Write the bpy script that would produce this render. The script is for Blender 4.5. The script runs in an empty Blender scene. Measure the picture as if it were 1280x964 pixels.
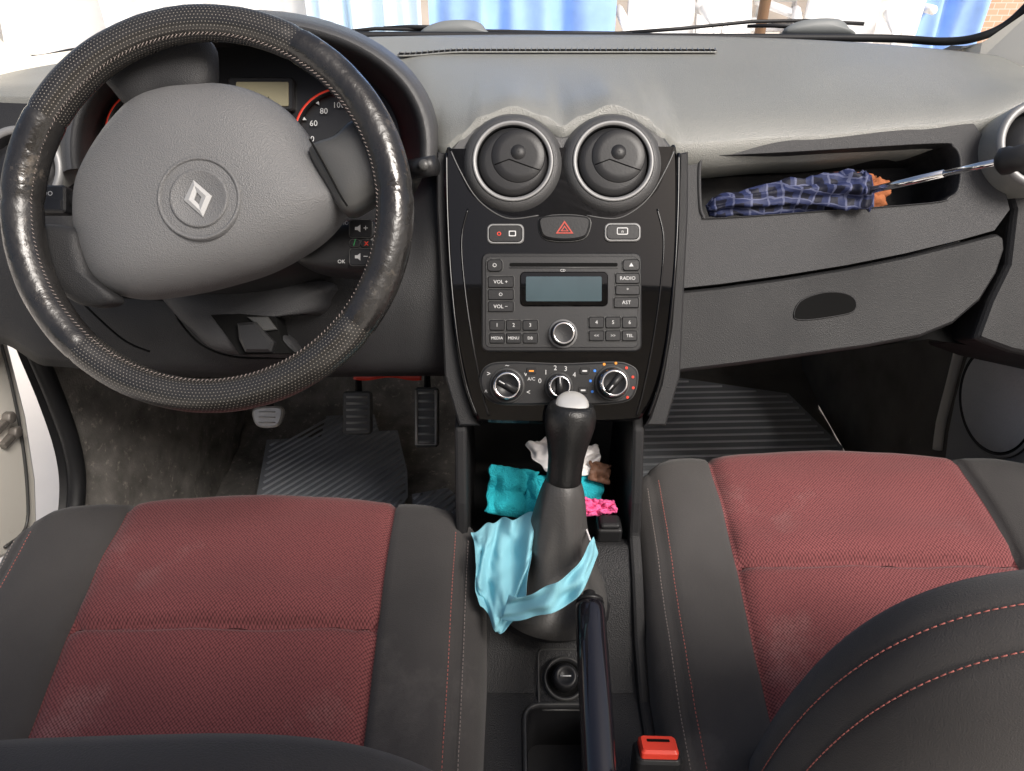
import bpy, bmesh, math, random
from mathutils import Vector, noise
from mathutils.geometry import tessellate_polygon
random.seed(7)
R=math.radians
# ------------------------------------------------------------------ car frame
# x to the passenger side, y towards the bonnet, z up from the cabin floor (metres)
EYE=Vector((0,0,1.12)); PITCH=R(35); FL=924.0
FW=Vector((0,math.cos(PITCH),-math.sin(PITCH)))
UP=Vector((0,math.sin(PITCH),math.cos(PITCH)))
RT=Vector((1,0,0))
# survey measurements: bearing (u,v) + distance D along the 35 degree dash rake, h = height proud of the dash face
def W(u,v,D,h=0.0):
    return EYE+D*(FW+((482-v)/FL)*UP+((u-640)/FL)*RT)-FW*h
def onx(u,v,X): return W(u,v,X*FL/(u-640))
def onz(u,v,Z):
    a=(482-v)/FL; return W(u,v,(1.12-Z)/(math.sin(PITCH)-a*math.cos(PITCH)))

# ------------------------------------------------------------------ materials
MATS={}
def mat(name,col,rough=.5,spec=.5,metal=0,var=.15,vscale=12,bump=0,bscale=500,kind='noise',emit=None,coat=0,sheen=0,dust=None,rvar=0.0):
    if name in MATS: return MATS[name]
    m=bpy.data.materials.new(name); m.use_nodes=True; nt=m.node_tree; N=nt.nodes; L=nt.links
    p=N['Principled BSDF']
    p.inputs['Roughness'].default_value=rough; p.inputs['Specular IOR Level'].default_value=spec
    p.inputs['Metallic'].default_value=metal; p.inputs['Coat Weight'].default_value=coat
    p.inputs['Coat Roughness'].default_value=.05
    p.inputs['Sheen Weight'].default_value=sheen
    tc=N.new('ShaderNodeTexCoord')
    nz=N.new('ShaderNodeTexNoise'); nz.inputs['Scale'].default_value=vscale; nz.inputs['Detail'].default_value=6
    L.new(tc.outputs['Object'],nz.inputs['Vector'])
    mx=N.new('ShaderNodeMix'); mx.data_type='RGBA'
    c=Vector(col); 
    mx.inputs[6].default_value=(*(c*(1-var)),1); mx.inputs[7].default_value=(*(c*(1+var)),1)
    L.new(nz.outputs['Fac'],mx.inputs[0]); out=mx.outputs[2]
    if dust:
        n2=N.new('ShaderNodeTexNoise'); n2.inputs['Scale'].default_value=dust[1]; n2.inputs['Detail'].default_value=8; n2.inputs['Roughness'].default_value=.7
        L.new(tc.outputs['Object'],n2.inputs['Vector'])
        rp=N.new('ShaderNodeValToRGB'); rp.color_ramp.elements[0].position=dust[2]; rp.color_ramp.elements[1].position=min(1,dust[2]+.18)
        L.new(n2.outputs['Fac'],rp.inputs[0])
        m2=N.new('ShaderNodeMix'); m2.data_type='RGBA'; m2.inputs[7].default_value=(*dust[0],1)
        L.new(out,m2.inputs[6]); L.new(rp.outputs[0],m2.inputs[0]); out=m2.outputs[2]
    if kind=='weave':
        mp=N.new('ShaderNodeMapping'); mp.inputs['Rotation'].default_value=(0,0,R(45)); L.new(tc.outputs['Object'],mp.inputs[0])
        vo=N.new('ShaderNodeTexVoronoi'); vo.voronoi_dimensions='2D'; vo.inputs['Scale'].default_value=bscale; vo.inputs['Randomness'].default_value=.15
        L.new(mp.outputs[0],vo.inputs['Vector'])
        rp=N.new('ShaderNodeValToRGB'); rp.color_ramp.elements[0].position=.3; rp.color_ramp.elements[1].position=.62
        L.new(vo.outputs['Distance'],rp.inputs[0])
        m3=N.new('ShaderNodeMix'); m3.data_type='RGBA'; m3.inputs[7].default_value=(*(c*.3),1)
        L.new(out,m3.inputs[6]); L.new(rp.outputs[0],m3.inputs[0]); out=m3.outputs[2]
        bsrc=vo.outputs['Distance']; bump_inv=True
    elif kind=='voronoi':
        vo=N.new('ShaderNodeTexVoronoi'); vo.inputs['Scale'].default_value=bscale
        L.new(tc.outputs['Object'],vo.inputs['Vector']); bsrc=vo.outputs['Distance']; bump_inv=False
    elif kind=='plaid':
        wn=N.new('ShaderNodeTexNoise'); wn.inputs['Scale'].default_value=25; L.new(tc.outputs['Object'],wn.inputs['Vector'])
        vm=N.new('ShaderNodeVectorMath'); vm.operation='MULTIPLY_ADD'; vm.inputs[1].default_value=(.022,.022,.022); L.new(wn.outputs['Color'],vm.inputs[0]); L.new(tc.outputs['Object'],vm.inputs[2]); wv=vm.outputs[0]
        def stripes(axis,s,th):
            sx=N.new('ShaderNodeSeparateXYZ'); L.new(wv,sx.inputs[0])
            a=N.new('ShaderNodeMath'); a.operation='MULTIPLY'; a.inputs[1].default_value=s; L.new(sx.outputs[axis],a.inputs[0])
            b=N.new('ShaderNodeMath'); b.operation='FRACT'; L.new(a.outputs[0],b.inputs[0])
            d=N.new('ShaderNodeMath'); d.operation='GREATER_THAN'; d.inputs[1].default_value=th; L.new(b.outputs[0],d.inputs[0]); return d.outputs[0]
        for ax,s,th,cc in ((0,55,.55,(.018,.025,.075,1)),(2,70,.6,(.018,.025,.075,1)),(0,55,.88,(.08,.09,.16,1)),(2,70,.90,(.08,.09,.16,1))):
            m3=N.new('ShaderNodeMix'); m3.data_type='RGBA'; m3.inputs[7].default_value=cc
            L.new(out,m3.inputs[6]); L.new(stripes(ax,s,th),m3.inputs[0]); out=m3.outputs[2]
        bn=N.new('ShaderNodeTexNoise'); bn.inputs['Scale'].default_value=bscale; L.new(tc.outputs['Object'],bn.inputs['Vector']); bsrc=bn.outputs['Fac']; bump_inv=False
    elif kind=='perf':
        sx=N.new('ShaderNodeSeparateXYZ'); L.new(tc.outputs['UV'],sx.inputs[0])
        fy=N.new('ShaderNodeMath'); fy.operation='FLOOR'; L.new(sx.outputs[1],fy.inputs[0])
        h=N.new('ShaderNodeMath'); h.operation='MULTIPLY'; h.inputs[1].default_value=.5; L.new(fy.outputs[0],h.inputs[0])
        ax=N.new('ShaderNodeMath'); L.new(sx.outputs[0],ax.inputs[0]); L.new(h.outputs[0],ax.inputs[1])
        def fr(o):
            q=N.new('ShaderNodeMath'); q.operation='FRACT'; L.new(o,q.inputs[0])
            w=N.new('ShaderNodeMath'); w.operation='SUBTRACT'; w.inputs[1].default_value=.5; L.new(q.outputs[0],w.inputs[0])
            e=N.new('ShaderNodeMath'); e.operation='MULTIPLY'; L.new(w.outputs[0],e.inputs[0]); L.new(w.outputs[0],e.inputs[1]); return e.outputs[0]
        s=N.new('ShaderNodeMath'); L.new(fr(ax.outputs[0]),s.inputs[0]); L.new(fr(sx.outputs[1]),s.inputs[1])
        lt=N.new('ShaderNodeMath'); lt.operation='LESS_THAN'; lt.inputs[1].default_value=.028; L.new(s.outputs[0],lt.inputs[0])
        m3=N.new('ShaderNodeMix'); m3.data_type='RGBA'; m3.inputs[7].default_value=(.17,.155,.135,1)
        L.new(out,m3.inputs[6]); L.new(lt.outputs[0],m3.inputs[0]); out=m3.outputs[2]
        bsrc=lt.outputs[0]; bump_inv=True
    elif kind=='brick':
        bt=N.new('ShaderNodeTexBrick'); bt.inputs['Scale'].default_value=6; bt.inputs['Color1'].default_value=(.52,.32,.22,1); bt.inputs['Color2'].default_value=(.6,.38,.27,1); bt.inputs['Mortar'].default_value=(.6,.52,.45,1)
        mp=N.new('ShaderNodeMapping'); mp.inputs['Rotation'].default_value=(R(90),0,0); L.new(tc.outputs['Object'],mp.inputs[0]); L.new(mp.outputs[0],bt.inputs[0]); out=bt.outputs[0]; bsrc=bt.outputs['Fac']; bump_inv=True
    else:
        bn=N.new('ShaderNodeTexNoise'); bn.inputs['Scale'].default_value=bscale; bn.inputs['Detail'].default_value=3
        L.new(tc.outputs['Object'],bn.inputs['Vector']); bsrc=bn.outputs['Fac']; bump_inv=False
    if bump>0:
        bp=N.new('ShaderNodeBump'); bp.inputs['Strength'].default_value=bump; bp.inputs['Distance'].default_value=.001; bp.invert=bump_inv
        L.new(bsrc,bp.inputs['Height']); L.new(bp.outputs[0],p.inputs['Normal'])
    if rvar>0:
        mr=N.new('ShaderNodeMapRange'); mr.inputs['To Min'].default_value=max(.03,rough-rvar); mr.inputs['To Max'].default_value=rough+rvar
        mr.inputs['From Min'].default_value=.3; mr.inputs['From Max'].default_value=.7
        L.new(nz.outputs['Fac'],mr.inputs['Value']); L.new(mr.outputs[0],p.inputs['Roughness'])
    L.new(out,p.inputs['Base Color'])
    if emit:
        p.inputs['Emission Color'].default_value=(*emit[0],1); p.inputs['Emission Strength'].default_value=emit[1]
    MATS[name]=m; return m

PAD=mat('grained dashboard plastic',(.185,.187,.174),.38,.65,bump=.5,bscale=800,kind='voronoi',var=.14,vscale=5,rvar=.06)
HOOD=mat('dark grained hood plastic',(.050,.050,.051),.40,.45,bump=.4,bscale=900,kind='voronoi',var=.1)
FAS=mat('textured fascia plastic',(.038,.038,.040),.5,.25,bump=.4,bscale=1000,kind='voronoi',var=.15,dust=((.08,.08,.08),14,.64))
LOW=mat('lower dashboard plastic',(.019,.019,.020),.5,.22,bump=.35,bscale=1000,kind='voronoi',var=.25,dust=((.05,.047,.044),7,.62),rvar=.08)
DKP=mat('dark plastic',(.016,.016,.017),.40,.3,bump=.2,bscale=900,var=.25,rvar=.08)
BLK=mat('piano black',(.0012,.0012,.0015),.03,.36,var=.2,vscale=6,rvar=.0)
BTN=mat('black button plastic',(.014,.014,.015),.38,.3,bump=.1)
RADM=mat('radio face plastic',(.022,.022,.023),.42,.3,bump=.1)
VOID=mat('dark cavity',(.005,.005,.005),.9,.1)  # near-black; also painted in as shade inside slots and recesses
POCK=mat('shadowed pocket plastic',(.008,.008,.009),.6,.3)  # tray interior: recess shade is put into this darker colour
HUBM=mat('airbag cover vinyl',(.105,.105,.107),.5,.38,bump=.5,bscale=800,kind='voronoi',var=.10,vscale=8,rvar=.06)
SPK=mat('satin spoke plastic',(.05,.05,.049),.36,.4,bump=.15,bscale=700,var=.2)
LEA=mat('worn black leather',(.014,.013,.0125),.25,.55,bump=.8,bscale=130,var=.5,vscale=30,rvar=.13,dust=((.13,.11,.09),38,.60))
PERF=mat('perforated black leather',(.016,.015,.014),.30,.5,bump=.5,kind='perf',var=.4,rvar=.1)
RED=mat('red woven fabric',(.200,.066,.068),.93,.06,bump=.7,bscale=355,kind='weave',var=.2,vscale=9,sheen=.12,dust=((.27,.15,.145),5,.56))
GRY=mat('charcoal fabric',(.056,.053,.052),.93,.06,bump=.6,bscale=900,var=.25,vscale=10,sheen=.12,dust=((.090,.084,.081),6,.57))
THR=mat('red stitching thread',(.40,.13,.11),.7,.2)
THW=mat('pale stitching thread',(.24,.20,.185),.7,.2)
SIL=mat('satin silver',(.21,.21,.21),.48,.4,metal=.4,var=.06)
LINE=mat('dull trim edge',(.07,.07,.07),.3,.5)
CHR=mat('chrome',(.75,.75,.76),.12,.5,metal=1,var=.04)
WHT=mat('white print',(.50,.50,.50),.6,.2,var=.02)
REDP=mat('red print',(.6,.04,.02),.5,.3,emit=((.8,.05,.02),.10))  # print given a faint glow of its own, no lamp behind it
REDD=mat('dim red print',(.36,.05,.035),.5,.3)
BLUP=mat('blue print',(.04,.2,.7),.5,.3)
ORP=mat('orange print',(.7,.25,.03),.5,.3)
GRNP=mat('green print',(.05,.4,.12),.5,.3)
LCD=mat('lcd glass',(.045,.068,.078),.12,.5,var=.2,vscale=25)
LCD2=mat('cluster lcd',(.22,.20,.13),.3,.4,var=.08)
CARP=mat('worn carpet',(.21,.198,.184),.97,.05,bump=1,bscale=300,var=.8,vscale=24,dust=((.55,.50,.43),75,.57))
CARD=mat('dark carpet',(.12,.112,.105),.97,.05,bump=1,bscale=300,var=.5,dust=((.30,.27,.22),60,.64))
RUB=mat('ribbed rubber',(.34,.36,.39),.5,.4,bump=.2,bscale=300,var=.2,dust=((.50,.43,.34),30,.62))
RUBR=mat('mat ribs',(.50,.52,.55),.5,.4,var=.2)
RUBD=mat('black rubber',(.014,.014,.015),.5,.3,bump=.15,bscale=300,var=.2)
MET=mat('worn pedal metal',(.6,.57,.53),.4,.5,metal=.2,var=.3,vscale=60)
CYA=mat('cyan towel',(.03,.45,.53),.9,.1,bump=1,bscale=480,kind='voronoi',var=.2,vscale=40)
MSK=mat('blue mask fabric',(.24,.53,.62),.8,.15,bump=.3,bscale=900,var=.1)
PNK=mat('pink cloth',(.75,.12,.30),.85,.1,bump=1,bscale=300,kind='voronoi',var=.25,vscale=80)
TIS=mat('white tissue',(.78,.75,.74),.9,.1,bump=.2,bscale=200,var=.05)
UMB=mat('plaid umbrella cloth',(.006,.007,.018),.6,.3,bump=.3,bscale=300,kind='plaid',var=.3)
BRN=mat('brown fluffy cloth',(.28,.10,.045),.95,.05,bump=1,bscale=250,var=.5,vscale=60)
GRIP=mat('glossy grip plastic',(.010,.009,.012),.10,.5,coat=.4,var=.2)
BKL=mat('red buckle plastic',(.66,.05,.028),.35,.5,var=.08)
PAINT=mat('pearl white car paint',(.70,.67,.61),.3,.5,coat=.5,var=.03,dust=((.42,.35,.27),9,.62))
TRIM=mat('beige pillar trim',(.72,.68,.59),.6,.3,bump=.2,var=.04)
LINING=mat('beige roof lining',(.50,.47,.42),.95,.05,bump=.3,var=.05)
TARP=mat('blue tarpaulin',(.30,.48,.86),.5,.4,bump=.3,bscale=20,var=.35,vscale=5)
TARP2=mat('pale blue awning cloth',(.66,.80,.92),.6,.3,var=.12,vscale=3)
PCH=mat('white plastic',(.88,.87,.85),.4,.4,var=.04)
BRK=mat('brick wall',(.4,.2,.1),.9,.1,kind='brick',bump=.3)
GRD=mat('sandy paved ground',(.66,.62,.57),.95,.1,bump=.3,bscale=30,var=.2,vscale=2)
GAUG=mat('gauge face',(.012,.012,.013),.35,.4)
GDEK=mat('grained console plastic',(.019,.019,.020),.5,.3,bump=.6,bscale=700,kind='voronoi',var=.2,dust=((.05,.047,.043),25,.64))

# ------------------------------------------------------------------ mesh builder
def crom(pts,n=6,closed=True):
    P=[Vector(p) for p in pts]; out=[]; k=len(P)
    rng=range(k) if closed else range(k-1)
    for i in rng:
        if closed: a,b,c,d=P[i-1],P[i],P[(i+1)%k],P[(i+2)%k]
        else: a,b,c,d=P[max(i-1,0)],P[i],P[i+1],P[min(i+2,k-1)]
        for j in range(n):
            t=j/n
            out.append(.5*((2*b)+(c-a)*t+(2*a-5*b+4*c-d)*t*t+(3*b-a-3*c+d)*t**3))
    if not closed: out.append(P[-1])
    return out
def c2(pts,n=4): return [(p.x,p.y) for p in crom(pts,n)]
def rr(u0,v0,u1,v1,r,n=5):
    o=[]
    for cx,cy,a0 in ((u1-r,v0+r,-90),(u1-r,v1-r,0),(u0+r,v1-r,90),(u0+r,v0+r,180)):
        for i in range(n+1):
            a=R(a0+90*i/n); o.append((cx+r*math.cos(a),cy+r*math.sin(a)))
    return o
def circ(u,v,r,n=40,rv=None):
    rv=rv or r
    return [(u+r*math.cos(2*math.pi*i/n),v+rv*math.sin(2*math.pi*i/n)) for i in range(n)]
def inset2(p,d):
    n=len(p); A=sum(p[i][0]*p[(i+1)%n][1]-p[(i+1)%n][0]*p[i][1] for i in range(n))
    s=1 if A>0 else -1; o=[]
    for i in range(n):
        a=Vector(p[i-1]);b=Vector(p[i]);c=Vector(p[(i+1)%n])
        e1=(b-a);e2=(c-b)
        if e1.length<1e-9: e1=e2.copy()
        if e2.length<1e-9: e2=e1.copy()
        e1.normalize();e2.normalize()
        n1=Vector((-e1.y,e1.x))*s;n2=Vector((-e2.y,e2.x))*s
        m=n1+n2
        if m.length<1e-6: m=n1
        m.normalize(); k=max(.4,m.dot(n1)); o.append(b+m*(d/k))
    return o
class B:
    def __init__(s): s.v=[];s.f=[];s.m=[];s.sm=[];s.mats=[]
    def mi(s,m):
        if m not in s.mats: s.mats.append(m)
        return s.mats.index(m)
    def add(s,vs,fs,m,sm=True):
        o=len(s.v); s.v+= [Vector(v) for v in vs]
        if not isinstance(m,list): m=[m]*len(fs)
        for f,mm in zip(fs,m): s.f.append([i+o for i in f]); s.m.append(s.mi(mm)); s.sm.append(sm)
        return s
    def rings(s,rg,m,closed=True,cap0=False,cap1=False,sm=True,mf=None):
        n=len(rg[0]); vs=[v for r in rg for v in r]; fs=[];ms=[]
        for j in range(len(rg)-1):
            for i in range(n if closed else n-1):
                k=(i+1)%n; fs.append([j*n+i,j*n+k,(j+1)*n+k,(j+1)*n+i]); ms.append(mf(i,j) if mf else m)
        if cap0: fs.append(list(range(n))[::-1]); ms.append(m)
        if cap1: fs.append([(len(rg)-1)*n+i for i in range(n)]); ms.append(m)
        return s.add(vs,fs,ms,sm)
    def prism(s,pts,D,h,m,ch=.0008,sm=False,cm=None,h0=0):
        k=D/FL
        q=[Vector(((p[0]-640)*k,(482-p[1])*k)) for p in pts]
        def at(q2,hh): return [EYE+D*FW+RT*a.x+UP*a.y-FW*hh for a in q2]
        q3=inset2(q,ch)
        rg=[at(q,h0),at(q,h-ch),at(q3,h)]
        s.rings(rg,m,True,False,False,sm)
        s.add(rg[2],[list(range(len(q)))],cm or m,False); return s
    def ring(s,po,pi,D,h,m,h0=0):
        a=[W(*p,D,h0) for p in po];b=[W(*p,D,h) for p in po];c=[W(*p,D,h) for p in pi];d=[W(*p,D,h0) for p in pi]
        return s.rings([a,b,c,d],m,True,sm=False)
    def dome(s,pts,D,h,m,rings=10,p=2.2,q=.6,skirt=.012,sm=True,cen=None):
        P=[Vector(x) for x in pts]; c=Vector(cen) if cen else sum(P,Vector((0,0)))/len(P)
        rg=[[W(x.x,x.y,D,-skirt) for x in P]]
        for j in range(rings+1):
            sc=1-(j/rings)**1.3*.995
            hh=h*(1-sc**p)**q
            rg.append([W(c.x+(x.x-c.x)*sc,c.y+(x.y-c.y)*sc,D,hh) for x in P])
        return s.rings(rg,m,True,False,True,sm)
    def tube(s,path,rad,m,seg=12,caps=True,flat=1.0,upv=None,wob=None):
        P=[Vector(p) for p in path]; n=len(P)
        if not isinstance(rad,(list,tuple)): rad=[rad]*n
        rg=[]; up=Vector(upv) if upv else Vector((0.13,.2,1)).normalized()
        for i in range(n):
            t=(P[min(i+1,n-1)]-P[max(i-1,0)]).normalized()
            a=t.cross(up); 
            if a.length<1e-4: a=t.cross(Vector((1,0,0)))
            a.normalize(); b=a.cross(t)
            rg.append([P[i]+(a*math.cos(2*math.pi*k/seg)+b*math.sin(2*math.pi*k/seg)*flat)*rad[i]*(wob(i,k/seg) if wob else 1) for k in range(seg)])
        return s.rings(rg,m,True,caps,caps)
    def lathe(s,c,ax,prof,m,seg=40,sm=True,mf=None,cap=True):
        ax=Vector(ax).normalized(); a=ax.cross(Vector((1,0,0))); 
        if a.length<.1: a=ax.cross(Vector((0,1,0)))
        a.normalize(); b=ax.cross(a)
        rg=[[Vector(c)+ax*h+(a*math.cos(2*math.pi*k/seg)+b*math.sin(2*math.pi*k/seg))*r for k in range(seg)] for r,h in prof]
        return s.rings(rg,m,True,False,cap,sm,(lambda i,j:mf[j]) if mf else None)
    def box(s,c,sx,sy,sz,m):
        c=Vector(c); vs=[c+Vector((x*sx/2,y*sy/2,z*sz/2)) for x in(-1,1) for y in(-1,1) for z in(-1,1)]
        return s.add(vs,[[0,1,3,2],[4,6,7,5],[0,4,5,1],[2,3,7,6],[0,2,6,4],[1,5,7,3]],m,False)
    def exyz(s,pts,x0,x1,m,sm=False):
        a=[Vector((x0,*p)) for p in pts]; b=[Vector((x1,*p)) for p in pts]
        return s.rings([a,b],m,True,True,True,sm)
    def text(s,t,u,v,D,px,m,h=0.0,rot=0):
        cu=bpy.data.curves.new('t','FONT'); cu.body=t; cu.align_x='CENTER'; cu.align_y='CENTER'; cu.size=1.35*px*D/FL; cu.extrude=0.0; cu.resolution_u=2
        ob=bpy.data.objects.new('t',cu); bpy.context.collection.objects.link(ob)
        dg=bpy.context.evaluated_depsgraph_get(); me=bpy.data.meshes.new_from_object(ob.evaluated_get(dg))
        o=W(u,v,D,h+.0003); cr,sr=math.cos(R(rot)),math.sin(R(rot))
        vs=[o+RT*(p.co.x*cr-p.co.y*sr)+UP*(p.co.x*sr+p.co.y*cr) for p in me.vertices]
        s.add(vs,[list(f.vertices) for f in me.polygons],m,False)
        bpy.data.objects.remove(ob); bpy.data.meshes.remove(me); return s
    def plate(s,outer,inner,D,m,h=0):
        vo=[Vector((*p,0)) for p in outer]; vi=[Vector((*p,0)) for p in inner]
        tr=tessellate_polygon([vo,vi]); al=list(outer)+list(inner)
        return s.add([W(p[0],p[1],D,h) for p in al],[list(t) for t in tr],m,False)
    def grid(s,g,m,sm=True,mf=None): return s.rings(g,m,False,sm=sm,mf=mf)

ROOTLOC={}
def root(name,label,cat,loc=(0,0,0),group=None,kind=None):
    o=bpy.data.objects.new(name,None); o.location=loc; o.empty_display_size=.05
    bpy.context.collection.objects.link(o); o['label']=label; o['category']=cat
    if group:o['group']=group
    if kind:o['kind']=kind
    ROOTLOC[o.name]=Vector(loc); return o
def rloc(o):
    while o.parent: o=o.parent
    return ROOTLOC.get(o.name,Vector((0,0,0)))
def part(b,name,parent=None,bevel=0,sub=0,label=None,solid=0,bseg=2,loc=None):
    me=bpy.data.meshes.new(name); L=rloc(parent) if parent else Vector(loc or (0,0,0))
    me.from_pydata([v-L for v in b.v],[],b.f)
    for m in b.mats: me.materials.append(m)
    for p,mi,s in zip(me.polygons,b.m,b.sm): p.material_index=mi; p.use_smooth=s
    bm=bmesh.new(); bm.from_mesh(me); bmesh.ops.recalc_face_normals(bm,faces=bm.faces); bm.to_mesh(me); bm.free()
    o=bpy.data.objects.new(name,me); bpy.context.collection.objects.link(o)
    if parent: o.parent=parent
    else: o.location=L; ROOTLOC[o.name]=L
    if label:o['label']=label
    if solid:
        q=o.modifiers.new('s','SOLIDIFY'); q.thickness=solid; q.offset=0
    if bevel:
        q=o.modifiers.new('b','BEVEL'); q.width=bevel; q.segments=bseg; q.limit_method='ANGLE'; q.angle_limit=R(35); q.harden_normals=False
    if sub:
        q=o.modifiers.new('s','SUBSURF'); q.levels=sub; q.render_levels=sub
    return o
def thing(b,name,label,cat,loc,**k):
    grp=k.pop('group',None); o=part(b,name,None,loc=loc,**k); o['label']=label;o['category']=cat
    if grp:o['group']=grp
    return o
def interp(tab,x):
    if x<=tab[0][0]: return tab[0][1:]
    for a,b in zip(tab,tab[1:]):
        if x<=b[0]:
            t=(x-a[0])/(b[0]-a[0]); t=t*t*(3-2*t)
            return tuple(p+(q-p)*t for p,q in zip(a[1:],b[1:]))
    return tab[-1][1:]

# =================================================================== DASHBOARD
dash=root('dashboard','dark grey moulded plastic car dashboard with twin round vents','dashboard',(.06,.95,.75))
FT=[(-140,120,.93),(84,122,.92),(125,122,1.03),(495,122,1.03),(540,187,.865),(556,184,.836),(578,168,.832),(600,147,.83),(641,134,.83),(682,147,.83),(703,160,.83),(724,147,.83),(765,132,.83),(806,147,.83),(828,166,.832),(848,181,.86),(1000,172,.876),(1150,159,.876),(1215,152,.876),(1300,126,.89),(1360,110,.9)]
def backp(x):
    q=(x-.06)/.78
    return Vector((x*1.03,1.27-.13*q*q,.905-.03*q**4))
def padp(u,t):
    v,D=interp(FT,u); F=W(u,v,D); Bk=backp(F.x)
    zb=.872; p=F.lerp(Bk,t); dev=F.z-zb
    p.z=zb+(Bk.z-zb)*t+dev*max(0,1-t/.62)**2 +.016*(1-math.exp(-t*14))*(1-t)
    return p
us=[-140+i*8 for i in range(189)]
ts=[0,.008,.02,.04,.07,.1,.14,.18,.23,.28,.34,.4,.48,.56,.65,.75,.85,.95,1]
b=B()
g=[]
for t in ts: g.append([padp(u,t) for u in us])
fr=[p+Vector((0,.004,-.03)) for p in g[0]]; fr2=[p+Vector((0,.05,-.06)) for p in g[0]]
b.grid([fr2,fr]+g+[[p+Vector((0,.03,-.05)) for p in g[-1]]],PAD)
part(b,'top_pad',dash)
b=B()
xs_=[-.165+.46*i/110 for i in range(111)]
def dz_(x):
    q=min(1,max(0,(-.07-x)/.09)); return .9025-.005*q*q*(3-2*q)
b.grid([[Vector((x,1.148,dz_(x))) for x in xs_],[Vector((x,1.166,dz_(x)+.001)) for x in xs_]],VOID)
for x in xs_[::2]:
    b.tube([Vector((x,1.149,dz_(x)+.001)),Vector((x+.001,1.165,dz_(x)+.002))],.0009,HOOD,4)
for y in(1.1465,1.1675): b.tube([Vector((x,y,dz_(x)+.0003)) for x in xs_],.0014,PAD,6)
part(b,'defroster_grille',dash)

# passenger fascia with storage recess
FD=.878
outer=[(846,182),(1000,173),(1150,160),(1216,153),(1240,186),(1256,235),(1262,262),(1243,288),(1200,300),(1130,317),(1060,331),(980,344),(900,355),(844,361)]
recess=c2([(878,200),(890,196),(1000,190),(1168,180),(1190,184),(1199,200),(1197,235),(1185,247),(1160,254),(1000,266),(892,273),(880,270),(876,255),(875,215)],4)
b=B(); b.plate(outer,recess,FD,FAS)
b.rings([[W(*p,FD) for p in outer],[W(*p,FD,-.03) for p in outer]],FAS,True,sm=False)
part(b,'fascia_panel',dash)
b=B()
cx,cy=1038,225
def shr(p,s): return (cx+(p[0]-cx)*s,cy+(p[1]-cy)*s)
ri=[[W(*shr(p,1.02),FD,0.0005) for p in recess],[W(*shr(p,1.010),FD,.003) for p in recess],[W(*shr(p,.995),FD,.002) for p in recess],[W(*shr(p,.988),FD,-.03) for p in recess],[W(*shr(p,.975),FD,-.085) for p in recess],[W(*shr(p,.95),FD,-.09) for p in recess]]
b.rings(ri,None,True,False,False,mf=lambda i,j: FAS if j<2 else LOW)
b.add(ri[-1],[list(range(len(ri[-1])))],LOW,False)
part(b,'storage_tray',dash)
b=B()
gb=[(842,364),(900,358),(980,347),(1060,334),(1130,320),(1200,303),(1246,291),(1256,296),(1257,312),(1247,342),(1226,376),(1192,405),(1150,422),(1080,435),(1000,446),(920,457),(838,467)]
b.prism(gb,FD+.004,.001,LOW,.004,h0=-.10)
gbo=part(b,'glovebox',dash,bevel=.003)
b=B(); hp=c2([(992,397),(1000,377),(1030,366),(1058,368),(1069,378),(1065,390),(1040,396),(1008,400)],4)
b.prism(hp,FD+.004,.0020,VOID,.0004,h0=.0)  # flat near-black slab painted in as the shade of the handle recess
b.tube([W(p[0],p[1],FD+.004,.0014) for p in hp+hp[:1]],.0009,LOW,6)
part(b,'handle',gbo)
b=B()
ec=[(1217,150),(1300,118),(1400,110),(1400,470),(1262,440),(1218,424),(1236,375),(1258,330),(1266,262),(1242,186)]
b.prism(ec,FD+.008,.001,LOW,.006,h0=-.10)
part(b,'end_panel',dash,bevel=.004)
def sidevent(u,v,D,name='side_air_vent'):
    c=W(u,v,D); b=B(); n=-FW
    b.lathe(c,n,[(.052,-.04),(.052,.004),(.050,.009),(.045,.010),(.042,.006),(.040,-.01)],None,44,mf=[PAD,SIL,SIL,SIL,DKP],cap=False)
    b.lathe(c,n,[(.040,-.01),(.035,0),(.02,.008),(.001,.010)],DKP,32,cap=False)
    return part(b,name,dash)
sidevent(1298,182,.85); sidevent(28,214,.86)

b=B()
def low(u,t):
    top=interp([(-160,120),(60,130),(115,250),(510,250),(548,190),(580,190)],u)[0]
    bot=interp([(-160,380),(0,430),(60,458),(180,470),(330,472),(560,470),(580,470)],u)[0]
    v=top+(bot-top)*t
    D=.885-.03*math.sin(math.pi*min(1,t*1.05))-.02*math.exp(-((u-300)/120)**2)*math.sin(math.pi*t)**.5
    if t>.93: D+=.02*((t-.93)/.07)**2
    return W(u,v,D)
uu=[-160+i*8 for i in range(93)]; tt=[i/24 for i in range(25)]
g=[[low(u,t) for u in uu] for t in tt]
g.append([p+Vector((0,.03,-.004)) for p in g[-1]]); g.append([Vector((p.x,1.66,p.z+.06)) for p in g[-1]])
b.grid(g,LOW)
part(b,'knee_panel',dash)
for gl in ([(150,372,.842),(215,378,.835),(225,400,.835),(255,432,.84),(300,447,.85),(370,447,.85)],[(60,300,.86),(80,350,.85),(150,420,.85),(190,440,.86)]):
    b=B(); b.tube([W(p.x,p.y,p.z,.005) for p in crom(gl,5,False)],.0013,VOID,5); part(b,'panel_seam',dash)
b=B()
b.dome(c2([(205,350),(400,350),(410,372),(395,392),(350,392),(346,408),(362,425),(366,444),(330,446),(270,438),(238,412),(215,388)],4),.83,.020,FAS,6,2.5,.5,skirt=.04)
part(b,'steering_column_cover',dash)
b=B()
b.prism([(264,394),(300,392),(345,396),(352,425),(364,442),(300,443),(284,420)],.812,.002,VOID,.0005,h0=-.03)
b.prism([(296,404),(318,402),(342,428),(338,440),(306,440),(298,424)],.800,.001,DKP,.003,h0=-.015)
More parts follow.
